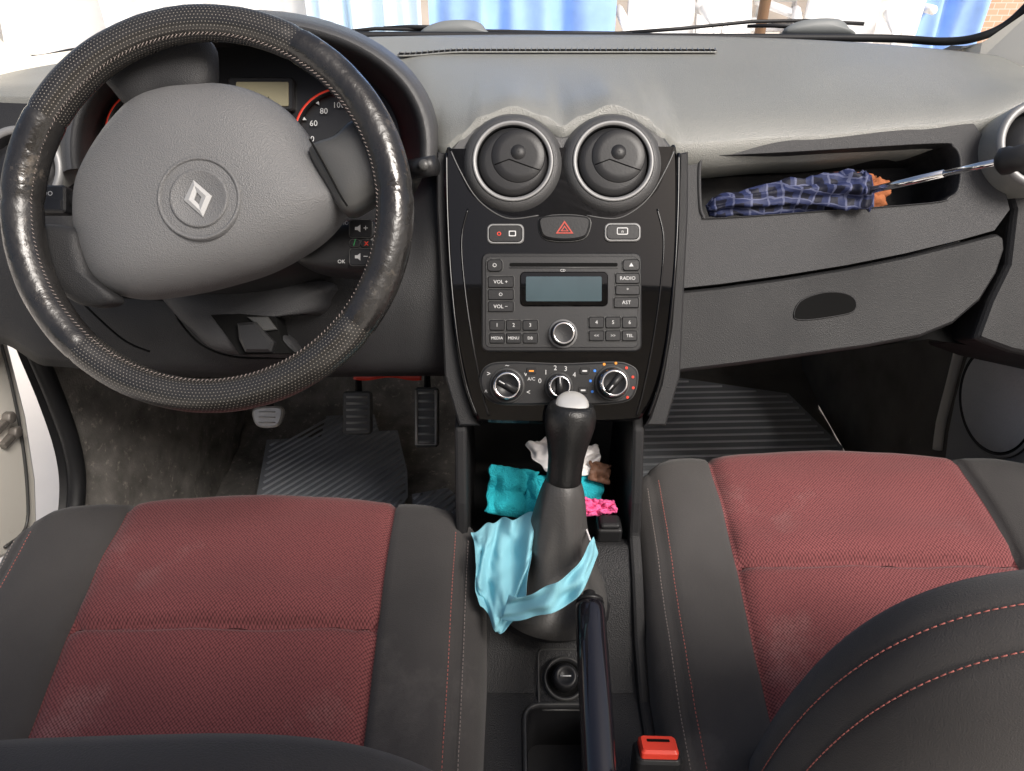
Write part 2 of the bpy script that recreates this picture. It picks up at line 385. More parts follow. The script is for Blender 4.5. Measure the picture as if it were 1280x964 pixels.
b.prism([(308,396),(334,396),(346,412),(330,414)],.806,.0,SPK,.001,h0=-.010)
part(b,'column_tilt_lever',dash)
b=B()
bt=[(838,466),(1000,446),(1160,424),(1262,440),(1400,470)]
r0=[W(*p,FD+.045) for p in bt]; r1=[Vector((p.x,1.9,p.z+.08)) for p in r0]
b.grid([r0,r1],VOID); part(b,'underside',dash)

# ---- instrument binnacle
def arch(cu,cv,a,bb,n=40,a0=-8,a1=188):
    return [(cu+a*math.cos(R(a0+(a1-a0)*i/n)),cv-bb*abs(math.sin(R(a0+(a1-a0)*i/n)))**.9*(1 if math.sin(R(a0+(a1-a0)*i/n))>0 else -1)) for i in range(n+1)]
b=B()
rg=[]
for (a,bb,D,h) in ((150,95,1.08,0),(188,128,.93,0),(206,142,.86,0),(212,147,.835,0),(216,151,.828,.002),(222,157,.828,.004),(229,163,.832,.003),(234,168,.84,0),(238,172,.87,0),(238,174,.93,0),(236,172,1.0,0),(225,150,1.12,0)):
    rg.append([W(*p,D,h) for p in arch(312,186,a,bb)])
b.grid(rg,HOOD,mf=lambda i,j: LOW if j<5 else HOOD)
part(b,'binnacle_hood',dash)
clu=B()
clu.add([W(*p,.925) for p in arch(312,186,190,132)]+[W(130,320,.925),W(500,320,.925)],[list(range(43))],GAUG,False)
cl=part(clu,'instrument_cluster',dash)
b=B(); b.prism(rr(288,100,370,142,5),.925,.010,DKP,.002); b.prism(rr(299,107,364,137,2),.925,.0115,LCD2,.0004,h0=.009)
b.text('24531',330,129,.925,7,VOID,.0118)
part(b,'display',cl)
for (gu,gv,gr,nums,start) in ((430,174,57,['50','60','80','100','120','140','160','180','200'],182),(190,168,50,['0','1','2','3','4','5','6','7'],215)):
    b=B(); c=W(gu,gv,.925,0)
    k=.925/FL
    b.lathe(c,-FW,[(gr*k*1.05,0),(gr*k*1.05,.012),(gr*k*1.0,.0125),(gr*k*.985,.004)],None,64,mf=[REDP,REDP,GAUG],cap=False)
    for i,nm in enumerate(nums):
        an=R(start-28*i); 
        b.text(nm,gu+math.cos(an)*gr*.72,gv-math.sin(an)*gr*.72,.925,7.6,WHT,.004)
        b.prism([(gu+math.cos(an+d)*gr*r_,gv-math.sin(an+d)*gr*r_) for d,r_ in((-.04,.97),(.04,.97),(.0,.89))],.925,.0045,WHT,.0001,h0=.003)
    an=R(200); b.tube([c-FW*.008,W(gu+math.cos(an)*gr*.7,gv-math.sin(an)*gr*.7,.925,.008)],[.002,.0008],ORP,6)
    b.lathe(c,-FW,[(.008,.004),(.008,.010),(.001,.011)],DKP,20)
    part(b,'gauge',cl)

# ---- centre stack
SD=.83
b=B()
st=c2([(557,190),(567,188),(576,210),(594,244),(640,268),(703,262),(765,268),(812,244),(830,210),(836,186),(845,184),(847,230),(846,300),(842,360),(833,430),(822,480),(806,515),(790,526),(703,529),(610,528),(594,518),(582,480),(570,420),(562,340),(558,260)],4)
b.prism(st,SD,.002,BLK,.003,h0=-.13)
stk=part(b,'centre_stack_trim',dash,bevel=.0022,bseg=3)
b=B(); b.prism(c2([(560,196),(590,160),(641,146),(703,170),(765,146),(815,160),(842,192),(835,260),(703,290),(570,260)],4),SD+.006,.0,HOOD,.003,h0=-.05); part(b,'vent_surround',dash)
for sgn in(-1,1):
    for pts,r,m_,hh in (([(703+sgn*x,y) for x,y in ((139,190),(129,212),(112,242),(92,262),(66,274),(30,270))],.0008,LINE,.0022),([(703+sgn*x,y) for x,y in ((118,262),(126,300),(122,360),(112,430),(100,490),(92,520))],.0012,BLK,.002),([(703+sgn*x,y) for x,y in ((145,192),(144,260),(140,340),(132,420),(121,480),(107,520))],.0020,BLK,.0005)):
        b=B(); b.tube([W(p.x,p.y,SD,hh) for p in crom(pts,6,False)],r,m_,8); part(b,'trim_strip',dash)
ck=[(546,190),(557,192),(560,300),(568,410),(580,480),(594,522),(600,532),(574,532),(556,470),(552,380),(546,260)]
for q in (ck,[(1406-p[0],p[1]) for p in ck]):
    b=B(); b.prism(q,SD+.012,.002,LOW,.002,h0=-.17); part(b,'stack_cheek',dash)
k=SD/FL
for vu in(641,765):
    c=W(vu,205,SD,.002)
    b=B()
    b.lathe(c,-FW,[(.0625,-.06),(.0608,-.02),(.0570,-.004),(.0525,.004),(.0490,.0075),(.0455,.0085)],None,56,mf=[PAD,HOOD,HOOD,HOOD,HOOD],cap=False)
    vt=part(b,'air_vent',dash)
    b=B()
    b.lathe(c,-FW,[(.0453,.006),(.0449,.0094),(.0438,.0102),(.0416,.0096),(.0402,.0082),(.0394,.006),(.0388,-.006)],None,56,mf=[DKP,SIL,SIL,SIL,DKP,VOID],cap=False)
    part(b,'bezel',vt)
    b=B()
    b.lathe(c,-FW,[(.0384,.003),(.0376,.0060),(.030,.0072),(.015,.0078),(.001,.0080)],DKP,44,cap=False)
    sc_=c+RT*.0060+UP*.0060-FW*.0035
    b.lathe(sc_,-FW,[(.0300,.001),(.0298,.0042),(.0288,.0050),(.020,.0052),(.001,.0052)],BTN,48,cap=False)
    pts=[]
    for i in range(33):
        an=R(140+255*i/32)
        pts.append(sc_+(RT*math.cos(an)+UP*math.sin(an))*.0306-FW*.0018)
    b.tube(pts,.0007,VOID,6)
    b.tube([sc_-RT*.026-UP*.010-FW*.0054,sc_-RT*.010-UP*.004-FW*.0056,sc_+RT*.012-UP*.012-FW*.0056,sc_+RT*.024-UP*.016-FW*.0052],.0006,VOID,6)
    b.lathe(sc_+UP*.004,-FW,[(.0085,.0050),(.0083,.0056),(.001,.0057)],DKP,28,cap=False)
    part(b,'louvre',vt)

b=B(); b.prism(rr(609,281,655,306,7),SD,.0055,SIL,.001,h0=.001); b.prism(rr(611,283,653,304,6),SD,.0065,BTN,.001,h0=.004)
b.text('o',624,293,SD,8,REDP,.0067); b.prism(rr(636,290,645,297,1),SD,.0069,WHT,.0001,h0=.0063); b.prism(rr(637.2,291.2,643.8,295.8,1),SD,.0071,BTN,.0001,h0=.0068)
part(b,'lock_switch',dash)
b=B(); b.prism(c2([(674,275),(690,271),(720,271),(736,275),(735,290),(728,299),(705,302),(682,299),(675,290)],4),SD,.008,BTN,.002,h0=.001)
b.ring([(705,278),(716,294),(694,294)],[(705,281),(713,292.6),(697,292.6)],SD,.0086,REDD,h0=.008)
b.ring([(705,284),(710,291.2),(700,291.2)],[(705,286.2),(708,290.2),(702,290.2)],SD,.0086,REDD,h0=.008)
b.tube([W(p.x,p.y,SD,.003) for p in crom([(673,275),(690,270),(720,270),(737,275),(736,290),(728,300),(705,303),(682,300),(674,290),(673,275)],3,False)],.0009,SPK,5)
part(b,'hazard_button',dash)
b=B(); b.prism(rr(755,280,800,303,7),SD,.0055,SIL,.001,h0=.001); b.prism(rr(757,282,798,301,6),SD,.0065,BTN,.001,h0=.004)
b.prism(rr(770,286,784,295,2),SD,.0068,WHT,.0001,h0=.006); b.prism(rr(771.2,287.2,782.8,293.8,1),SD,.0070,BTN,.0001,h0=.0067); b.text('n',777,291,SD,4.5,WHT,.007)
part(b,'heater_switch',dash)

# radio
b=B(); b.prism(rr(602,317,801,440,9),SD,.006,BTN,.0015,h0=.001)
b.prism(rr(607,322,796,435,6),SD,.0068,RADM,.0006,h0=.005)
b.prism(rr(637,330,771,334.5,2),SD,.0074,VOID,.0003,h0=.006)
b.tube([W(637,336,SD,.0072),W(771,336,SD,.0072)],.0006,SPK,5)
b.text('CD',703,339.5,SD,3.4,WHT,.007)
rad=part(b,'radio',dash)
b=B(); b.prism(rr(650,341,759,384,6),SD,.0082,BLK,.001,h0=.006); b.prism(rr(657,347,751,378,2),SD,.0089,LCD,.0004,h0=.008)
part(b,'display',rad)
def rb(x0,y0,x1,y1,txt,px=4.7,r=2.5):
    b=B(); b.prism(rr(x0,y0,x1,y1,r),SD,.0088,BTN,.0009,h0=.006)
    b.tube([W(*p,SD,.0069) for p in rr(x0-.8,y0-.8,x1+.8,y1+.8,r,3)+[rr(x0-.8,y0-.8,x1+.8,y1+.8,r,3)[0]]],.0005,SPK,4)
    if txt: b.text(txt,(x0+x1)/2,(y0+y1)/2,SD,px,WHT,.0089)
    part(b,'button',rad)
rb(610,347,642,361,'VOL +'); rb(610,363,642,376,'O',4.5); rb(610,378,642,391,'VOL −')
rb(768,343,798,356,'RADIO'); rb(768,358,798,370,'*',5); rb(766,373,797,386,'AST')
rb(609,326,628,341,'O',5,5); rb(777,326,798,340,'▲',4.5,4)
for i,(t1,t2) in enumerate((('1','MEDIA'),('2','MENU'),('3','DB'))):
    rb(612+20.5*i,401,631+20.5*i,414,t1,4.8); rb(612+20.5*i,417,631+20.5*i,430,t2,3.7)
for i,(t1,t2) in enumerate((('4','<<'),('5','>>'),('6','TEL'))):
    rb(735+20.5*i,397,754+20.5*i,411,t1,4.8); rb(735+20.5*i,414,754+20.5*i,427,t2,4)
b=B(); b.lathe(W(703,418,SD,.006),-FW,[(18*k,0),(18*k,.002),(16.5*k,.0035),(15.5*k,.004),(14.5*k,.012),(13*k,.014),(11.5*k,.0135),(.0001,.0135)],None,40,mf=[DKP,SIL,SIL,BTN,BTN,CHR,DKP])
part(b,'knob',rad)
# climate panel
b=B()
cp=c2([(601,470),(612,456),(640,453),(703,455),(765,453),(785,456),(796,466),(793,490),(780,502),(740,506),(703,505),(655,506),(620,504),(604,490)],5)
b.prism(cp,SD,.007,DKP,.002,h0=.001)
b.tube([W(*p,SD,.004) for p in cp+cp[:1]],.0008,SPK,5)
for i,t in enumerate('01234'):
    an=R(160-30*i); b.text(t,698+25*math.cos(an),485-25*math.sin(an),SD,6.3,WHT,.0072)
b.text('A/C',664,474,SD,4.3,WHT,.0072)
for i in range(9):
    an=R(205-250*i/8); b.prism(circ(764+27*math.cos(an),479-25*math.sin(an),1.8,10),SD,.0076,(BLUP if i<3 else ORP if i<5 else REDP),.0002,h0=.006)
for i,t in enumerate(('^','>','~','v','<')):
    an=R(200-220*i/4); b.text(t,634+28*math.cos(an),482-25*math.sin(an),SD,6.5,WHT,.0072)
for (x,y) in((664,464),(730,464),(728,488)):
    b.prism(rr(x-6,y-4,x+6,y+4,2),SD,.0082,BTN,.0005,h0=.006); b.prism(rr(x-3,y-1,x+3,y+1,.5),SD,.0085,ORP if x==664 else WHT,.0001,h0=.008)
cpo=part(b,'climate_panel',dash)
for (x,y) in((634,482),(698,483),(764,479)):
    b=B(); c=W(x,y,SD,.007); sc2=.8 if x==698 else 1
    b.lathe(c,-FW,[(22*k*sc2,0),(21.5*k*sc2,.003),(20*k*sc2,.004),(18.5*k*sc2,.004),(17.5*k*sc2,.014),(16*k*sc2,.0195),(14.0*k*sc2,.020),(12.5*k*sc2,.0175),(.0001,.0175)],None,44,mf=[SPK,SPK,DKP,BTN,CHR,CHR,DKP,BTN])
    dr=R(150 if x==634 else 90 if x==698 else 230)
    d=RT*math.cos(dr)+UP*math.sin(dr)
    b.tube([c-FW*.0225+d*.003,c-FW*.0225+d*.010],.0007,WHT,6)
    b.tube([c-FW*.018-d*.012*sc2,c-FW*.018+d*.012*sc2],.0042,BTN,8)
    part(b,'knob',cpo)

# =================================================================== STEERING WHEEL
sw=root('steering_wheel','black leather wrapped steering wheel with grey airbag cover','steering wheel',W(262,262,.68))
SWD=.668; kk=SWD/FL
cw=W(261,262,SWD)
Rm=233*kk; rt=.0166
nA,nT=240,28
vs=[];fs=[];uvs=[];mi=[]
for i in range(nA):
    a=2*math.pi*i/nA
    er=RT*math.cos(a)+UP*math.sin(a)
    for j in range(nT):
        t=2*math.pi*j/nT
        rr_=rt*(1+.06*math.cos(a*2+.6))*(1+.02*noise.noise(Vector((math.cos(a)*6,math.sin(a)*6,t))))
        deg=math.degrees(a)%360
        for sdeg in (62,150,228,322,5,178):
            dd=abs((deg-sdeg+180)%360-180)
            if dd<1.2: rr_*=.95
        vs.append(cw+er*(Rm+rr_*math.cos(t)*.98)-FW*(rr_*math.sin(t)*1.05))
for i in range(nA):
    for j in range(nT):
        i2=(i+1)%nA;j2=(j+1)%nT
        fs.append([i*nT+j,i2*nT+j,i2*nT+j2,i*nT+j2])
        deg=360*(i+.5)/nA
        mi.append(1 if (62<deg<150 or 228<deg<322) else 0)
        s=330/nA; q=34/nT
        uvs+=[(i*s,j*q),((i+1)*s,j*q),((i+1)*s,(j+1)*q),(i*s,(j+1)*q)]
me=bpy.data.meshes.new('rim'); L=ROOTLOC[sw.name]
me.from_pydata([v-L for v in vs],[],fs); me.materials.append(LEA); me.materials.append(PERF)
uvl=me.uv_layers.new(name='UVMap')
for l,uvv in zip(uvl.data,uvs): l.uv=uvv
for p,m_ in zip(me.polygons,mi): p.material_index=m_; p.use_smooth=True
o=bpy.data.objects.new('rim',me); bpy.context.collection.objects.link(o); o.parent=sw
b=B()
for i in range(250):
    a=2*math.pi*i/250; er=RT*math.cos(a)+UP*math.sin(a); et=-RT*math.sin(a)+UP*math.cos(a)
    p=cw+er*(Rm-rt*.84)-FW*rt*.60
    b.tube([p-et*.0013+er*.0012,p+et*.0013-er*.0012],.00035,THW,4)
part(b,'stitching',sw)
HD=.708
hub=c2([(93,255),(101,215),(130,165),(168,124),(202,109),(240,104),(300,109),(345,128),(375,155),(396,190),(424,232),(434,252),(418,280),(390,306),(340,335),(290,352),(230,366),(172,372),(134,364),(111,344),(97,305)],6)
b=B(); b.dome(hub,HD,.044,HUBM,24,3.4,.62,skirt=.02,cen=(272,258))
part(b,'airbag_cover',sw)
ED=HD-.0435; ck_=ED/FL
c=W(249,248,ED)
b=B()
b.lathe(c,-FW,[(54*ck_,-.004),(52*ck_,.0014),(50*ck_,.0022),(48*ck_,.0012),(46.5*ck_,-.002)],HUBM,56,cap=False)
part(b,'emblem_ring',sw)
b=B(); b.lathe(c,-FW,[(37.5*ck_,-.003),(36.5*ck_,.0014),(34.5*ck_,.0020),(32.5*ck_,.0012),(.0001,.0010)],HUBM,48,cap=False)
part(b,'emblem_disc',sw)
b=B()
EMB=mat('emblem silver',(.30,.30,.30),.5,.4,metal=.25,var=.04)
oo=[(243,226),(266,246),(255,272),(231,251)]; mm=[(245,233),(259.5,246.5),(252,264.5),(238,251)]; ii=[(247,241),(253,247.5),(250,256.5),(244,250.5)]
b.rings([[W(*p,ED,0) for p in oo],[W(*p,ED,.0022) for p in oo],[W(*p,ED,.0036) for p in mm],[W(*p,ED,.0022) for p in ii],[W(*p,ED,0) for p in ii]],EMB,True,sm=False)
part(b,'diamond_emblem',sw)
def spoke(pts,D,h,m=SPK,sk=.015):
    b=B(); b.dome(c2(pts,4),D,h,m,8,3.5,.55,skirt=sk); return part(b,'spoke',sw)
spoke([(386,186),(418,170),(442,150),(466,160),(482,198),(488,238),(464,256),(432,268),(408,232)],.690,.014)
spoke([(34,284),(92,284),(106,310),(118,345),(146,376),(104,382),(64,354),(46,320)],.692,.009,LOW)
spoke([(120,80),(160,50),(250,42),(266,76),(256,116),(200,126),(165,136),(140,112)],.70,.012,LOW)
b=B()
b.tube([W(p.x,p.y,.690,.0135) for p in crom([(392,180),(410,212),(428,246),(438,262)],6,False)],.0010,VOID,5)
part(b,'spoke_seam',sw)

# column stalks
st1=root('audio_control_stalk','black steering column audio remote with small buttons','audio control',W(430,310,.74))
b=B()
b.dome(c2([(370,322),(395,292),(430,276),(470,276),(480,290),(479,335),(470,344),(430,342),(390,336)],4),.765,.018,DKP,7,3,.5,skirt=.04)
part(b,'stalk_housing',st1)
def spkicon(b,x,y,h):
    b.prism([(x-5,y-1.8),(x-2,y-1.8),(x+1.5,y-4.5),(x+1.5,y+4.5),(x-2,y+1.8),(x-5,y+1.8)],.765,h+.0004,WHT,.0001,h0=h-.001)
for (x0,y0,x1,y1,t,m_) in ((442,280,470,302,'  +',WHT),(442,304,455,313,'/',GRNP),(456,304,470,313,'x',REDP),(442,315,470,336,'  −',WHT)):
    b=B(); b.prism(rr(x0,y0,x1,y1,4),.765,.0205,BTN,.001,h0=.012); b.text(t.strip(),(x0+x1)/2+(6 if len(t)>1 else 0),(y0+y1)/2,.765,8,m_,.0206)
    b.tube([W(*p,.765,.0200) for p in rr(x0,y0,x1,y1,4,3)+[rr(x0,y0,x1,y1,4,3)[0]]],.0005,SPK,4)
    if len(t)>1: spkicon(b,(x0+x1)/2-2,(y0+y1)/2,.0206)
    part(b,'button',st1)
for t,u,v in (('MEDIA',414,288),('RADIO',431,284),('OK',432,331)):
    b=B(); b.text(t,u,v,.765,4.8,WHT,.0186); part(b,'lettering',st1)
st2=root('light_stalk','black headlamp and indicator stalk behind wheel','stalk',W(70,252,.74))
b=B(); b.prism(rr(50,236,92,270,4),.765,.015,DKP,.002,h0=0); b.tube([W(80,253,.77,.01),W(220,262,.80)],.009,DKP,10)
part(b,'stalk_lever',st2)
b=B(); b.text('=O',72,247,.765,6,WHT,.0152); b.prism(rr(56,254,88,267,2),.765,.0158,BTN,.0004,h0=.014); part(b,'collar',st2)
st3=root('wiper_stalk','small black wiper stalk tip beside the centre stack','stalk',W(530,212,.8))
b=B(); b.tube([W(440,222,.82),W(505,214,.79),W(540,208,.775)],[.007,.008,.0075],DKP,12); part(b,'stalk_lever',st3)
b=B(); b.tube([W(514,212,.788),W(544,207,.774)],.0105,BTN,14); b.lathe(W(531,209,.776,.008),-FW,[(.006,0),(.005,.003),(.001,.0035)],SPK,16); part(b,'collar',st3)
b=B(); b.dome(c2([(150,300),(200,215),(320,205),(400,240),(430,290),(420,340),(340,372),(220,368)],4),.84,.09,DKP,7,3,.5,skirt=.02)
part(b,'column_shroud',dash)

# =================================================================== SEATS
GX,GY=-.315,0.0
W2=.285; SEAM=.168
def cs():
    o=[]
    xs=[0,.03,.06,.09,.12,.145,.158,.164,SEAM,.172,.18,.195,.21,.225,.24,.253,.2565,.26,.27,.279]
    for x in xs:
        if x<SEAM: z=.003*(1-(x/SEAM)**2)- (.005 if x>.162 else 0)*1
        elif x==SEAM: z=-.007
        else:
            t=(x-SEAM)/(W2-SEAM); z=.020*math.sin(min(1,t*1.6)*math.pi/2) - .028*max(0,(t-.6)/.4)**2
            if abs(x-.2565)<.001: z-=.0025
        o.append((x,z))
    o+=[(.285,-.03),(.287,-.06),(.284,-.11),(.278,-.17),(.27,-.25)]
    return o
half=cs(); full=[(-x,z) for x,z in half[::-1]][:-1]+half
def basez(y): 
    t=min(1,max(0,(y-.28)/.36)); return .398+.066*t*t*(3-2*t)
YF=.684
def yf(x): return YF-.085*(abs(x)/W2)**3.2
YB=.12
YS=.510
def seatpt(x,dz,t):
    y=YB+(yf(x)-YB)*t; z=basez(y)+dz+ .005*noise.noise(Vector((x*12,y*12,1)))+.0020*noise.noise(Vector((x*32,y*32,5)))
    if abs(x)<SEAM:
        g=math.exp(-((y-YS)/.0045)**2); z-=.011*g
        z+=.006*math.exp(-((y-YS-.025)/.02)**2)+.003*math.exp(-((y-YS+.02)/.012)**2)
        z+=.0012*math.sin(x*160+3*noise.noise(Vector((x*9,y*9,2))))*math.exp(-((y-YS)/.03)**2)
    return Vector((x+GX,y+GY,z))
seat=root('car_seat','black fabric driver seat with red woven centre panel','car seat',(GX,.4,0),group='front car seats')
b=B()
tt=[i/40 for i in range(38)]
tt+= [.94,.955,.97,.985,1]
tt=sorted(set(tt+[ (y-YB)/(YF-YB) for y in (YS-.012,YS-.008,YS-.004,YS,YS+.004,YS+.008,YS+.012)]))
g=[[seatpt(x,dz,t) for x,dz in full] for t in tt]
for (dy,dd) in ((.012,-.006),(.022,-.016),(.029,-.032),(.032,-.055),(.028,-.10),(.015,-.17),(0,-.25)):
    g.append([Vector((p.x,p.y+dy,max(.16,p.z+dd))) for p in [seatpt(x,dz,1) for x,dz in full]])
def mf(i,j):
    x=(full[i][0]+full[i+1][0])/2
    return RED if abs(x)<SEAM else GRY
b.grid(g,GRY,mf=mf)
part(b,'cushion',seat)
def stitch(fn,n,b,m=THR,r=.0007,gap=.55):
    P=[fn(i/n) for i in range(n+1)]
    for i in range(n):
        a=P[i]; c=P[i].lerp(P[i+1],gap); b.tube([a,c],r,m,5)
for sg in(-1,1):
    for xx in(.249,.264):
        b=B()
        stitch(lambda t: seatpt(sg*xx,[z for x,z in half if x>=xx-.0045][0],t*.97)+Vector((0,0,.0010)),120,b,THR if xx<.255 else THW,.0005)
        part(b,'stitching',seat)
b=B()
stitch(lambda t: seatpt((t*2-1)*.16,.001,(YS-YB)/(yf((t*2-1)*.16)-YB))+Vector((0,0,.0008)),60,b,mat('dark thread',(.05,.02,.02),.8,.1),.0006,.8)
part(b,'stitching',seat)
for sg in(-1,1):
    b=B()
    b.exyz([(.12,.10),(.12,.30),(.20,.36),(.33,.34),(.48,.27),(.58,.2),(.60,.10)],GX+sg*.285,GX+sg*.303,DKP)
    part(b,'side_valance',seat,bevel=.006)
b=B(); b.box((GX,.35,.12),.5,.45,.10,VOID); part(b,'seat_base',seat,bevel=.01)
BW=.250; ZT=.724; ZB=.30
def outline(n=44):
    o=[]
    for i in range(n+1):
        a=math.pi*i/n
        x=math.copysign(abs(math.cos(a))**.55,math.cos(a)); z=math.sin(a)**.60
        o.append((x*BW,z))
    return o
OL=outline()
BX=GX+.035
def bp(i,ins,y):
    x,z=OL[i]; sx=(BW-ins)/BW
    zz=ZB+(ZT-ZB-ins)*z
    return Vector((BX+x*sx, .190+y+(.6-zz)*.06, zz))
b=B()
lay=[(.15,-.085),(.11,-.083),(.07,-.078),(.045,-.068),(.028,-.054),(.016,-.040),(.0085,-.026),(.0062,-.020),(.0068,-.0165),(.0035,-.013),(0,0),(-.0012,.010),(.0008,.0135),(-.0012,.017),(0,.028),(.006,.043),(.016,.053),(.035,.058),(.06,.055),(.10,.05)]
b.grid([[bp(i,ins,y) for i in range(len(OL))] for ins,y in lay],GRY)
nO=len(OL)
for ins,y in (lay[0],lay[-1]):
    P=[bp(i,ins,y) for i in range(nO)]
    b.add(P,[[i,i+1,nO-2-i,nO-1-i] for i in range(nO//2-1)]+[[nO//2-1,nO//2,nO//2+1]],GRY if y<0 else RED)
brp=[part(b,'backrest',seat)]
def along(ins,y):
    def f(t):
        q=t*(nO-1); i=min(int(q),nO-2); return bp(i,ins,y).lerp(bp(i+1,ins,y),q-i)
    return f
for ins,y in ((.0045,-.0185),(-.0025,.0115)):
    b=B()
    f=along(ins,y); P=[f(i/1500) for i in range(1501)]; acc=0; st_=None; on=True; last=P[0]
    for p in P[1:]:
        acc+=(p-last).length
        if on and st_ is None: st_=last
        last=p
        if on and acc>.0038: b.tube([st_,p],.0005,THR,5); on=False; acc=0; st_=None
        elif (not on) and acc>.0014: on=True; acc=0
    brp.append(part(b,'backrest_stitching',seat))
def dup(rt,off,label=None,mv=None):
    n=rt.copy(); bpy.context.collection.objects.link(n); n.location=rt.location+Vector(off)
    if label:n['label']=label
    def rec(src,dst):
        for c in list(src.children):
            if c is dst: continue
            k=c.copy(); k.parent=dst; bpy.context.collection.objects.link(k)
            if mv and c.name.startswith('backrest'): k.location=Vector(mv)
            rec(c,k)
    rec(rt,n); return n
dup(seat,(.75,.088,0),'black fabric passenger seat, red centre panel, seatback with red stitching',mv=(.004,.048,-.012))
# the driver seatback sits slightly askew
for o in brp: o.rotation_euler=(0,R(-3),0); o.location=(.085,0,-.004)

# =================================================================== CENTRE CONSOLE
con=root('centre_console','black plastic centre console with open tray and cup recess','centre console',(.045,.5,.1))
side=[(.72,.61),(.665,.595),(.625,.515),(.612,.475),(.575,.452),(.52,.405),(.46,.378),(.30,.37),(.1,.37),(.1,.05),(.95,.05),(.95,.61)]
for x0,x1 in((-.066,-.052),(.138,.152)):
    b=B(); b.exyz(side,x0,x1,LOW); part(b,'side_panel',con,bevel=.004)
b=B()
deck=[(.628,.44),(.620,.462),(.605,.464),(.575,.445),(.53,.402),(.49,.376),(.475,.3715)]
g=[[Vector((x,y,z)) for x in (-.052,-.02,.02,.06,.1,.138)] for y,z in [(.628,.40)]+deck]
b.grid(g,GDEK)
part(b,'deck',con)
b=B()
g=[[Vector((x,y,z)) for x in (-.052,-.046,.0,.045,.09,.132,.138)] for y,z in ((.628,.455),(.632,.425),(.645,.415),(.78,.415),(.80,.43),(.80,.62))]
b.grid(g,DKP)
part(b,'storage_tray',con)
b=B()
def zz(p,z): return Vector((p[0],p[1],z))
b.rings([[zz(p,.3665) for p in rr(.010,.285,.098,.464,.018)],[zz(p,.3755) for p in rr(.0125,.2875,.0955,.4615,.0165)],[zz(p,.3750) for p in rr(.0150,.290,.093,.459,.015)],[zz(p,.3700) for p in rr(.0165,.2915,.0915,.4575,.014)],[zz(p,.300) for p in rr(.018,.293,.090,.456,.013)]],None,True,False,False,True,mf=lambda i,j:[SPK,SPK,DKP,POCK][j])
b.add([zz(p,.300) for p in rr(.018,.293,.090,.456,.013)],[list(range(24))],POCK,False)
pl=[Vector((x,y,0)) for x,y in ((-.052,.476),(.138,.476),(.138,.1),(-.052,.1))]; hl=[Vector((*p,0)) for p in rr(.010,.285,.098,.464,.018)]
tr=tessellate_polygon([pl,hl]); al=pl+hl
b.add([Vector((p.x,p.y,.3705)) for p in al],[list(t) for t in tr],GDEK,False)
part(b,'coin_tray',con)
kp=onz(706,848,.384)
nk=Vector((0,-.45,1)).normalized()
b=B(); b.lathe(kp+nk*-.006,nk,[(.0235,0),(.023,.007),(.021,.008),(.019,.003),(.012,.003)],None,36,mf=[SPK,SPK,DKP,VOID],cap=False)
b.lathe(kp,nk,[(.0145,-.003),(.014,.012),(.012,.016),(.009,.017),(.007,.014),(.0001,.014)],BTN,30)
b.tube([kp+nk*.0155-RT*.006,kp+nk*.0155+RT*.006],.0008,WHT,5)
part(b,'mirror_adjuster_knob',con)
b=B()
fr_=[kp+nk*(-.004)+RT*x+Vector((0,y,.45*y)) for x,y in rr(-.029,-.029,.029,.029,.006,4)]
b.tube(fr_+fr_[:1],.0012,SPK,6); part(b,'switch_frame',con)
cp_=onz(761,657,.478)
b=B(); b.box(cp_+Vector((0,0,-.006)),.03,.026,.022,DKP); b.box(cp_+Vector((0,-.002,.008)),.024,.02,.008,RUBD); part(b,'socket_cap',con,bevel=.004,bseg=3)

# gear lever
gl=root('gear_lever','black gear lever with leather boot and silver-capped knob','gear lever',(.045,.575,.42))
B0=Vector((.047,.572,.425)); T=Vector((.066,.645,.672)); ax=(T-B0).normalized()
b=B()
pr=[(.067,-.012,0),(.068,.000,.5),(.064,.008,1.0),(.058,.017,1.3),(.0515,.027,1.5),(.0455,.038,1.6),(.0405,.050,1.5),(.0365,.063,1.3),(.0335,.077,1.1),(.0312,.091,.9),(.0290,.105,.7),(.0268,.118,.5),(.0245,.129,.4),(.0222,.138,.2),(.019,.144,0)]
seg=72; rg=[]
a1=ax.cross(Vector((0,1,0))).normalized(); a2=ax.cross(a1)
for r,h,w in pr:
    rg.append([B0+ax*h+(a1*math.cos(2*math.pi*q/seg)*1.0+a2*math.sin(2*math.pi*q/seg)*1.12)*r*(1+w*.05*math.sin(2*math.pi*q/seg*6+h*30)+w*.07*noise.noise(Vector((math.cos(2*math.pi*q/seg)*2.6,math.sin(2*math.pi*q/seg)*2.6,h*35)))) for q in range(seg)])
b.rings(rg,mat('boot leather',(.060,.058,.056),.45,.42,bump=.4,bscale=400,var=.2),True)
part(b,'leather_boot',gl,sub=1)
b=B(); b.lathe(B0+Vector((0,0,-.012)),(0,.3,1),[(.070,-.01),(.070,.004),(.066,.010),(.060,.011)],DKP,44,cap=False); part(b,'boot_collar',gl)
b=B()
kb=[(.0185,.137),(.0196,.142),(.0192,.156),(.0200,.172),(.0224,.187),(.0254,.199),(.0274,.210),(.0276,.219),(.0264,.227),(.0240,.2325),(.020,.2350),(.012,.2358),(.0001,.236)]
b.lathe(B0,ax,kb,mat('knob leather',(.011,.011,.011),.36,.4,bump=.5,bscale=500,var=.2,rvar=.08),40,cap=True); part(b,'knob',gl)
nc=(ax*.80-FW*.60).normalized()
b=B(); b.lathe(B0+ax*.2270+nc*.0095,nc,[(.0180,-.010),(.0182,-.001),(.0175,.0020),(.0155,.0040),(.0115,.0055),(.006,.0063),(.0001,.0066)],mat('knob cap',(.60,.59,.56),.30,.5,metal=.5,var=.1,vscale=60),36); part(b,'knob_cap',gl)
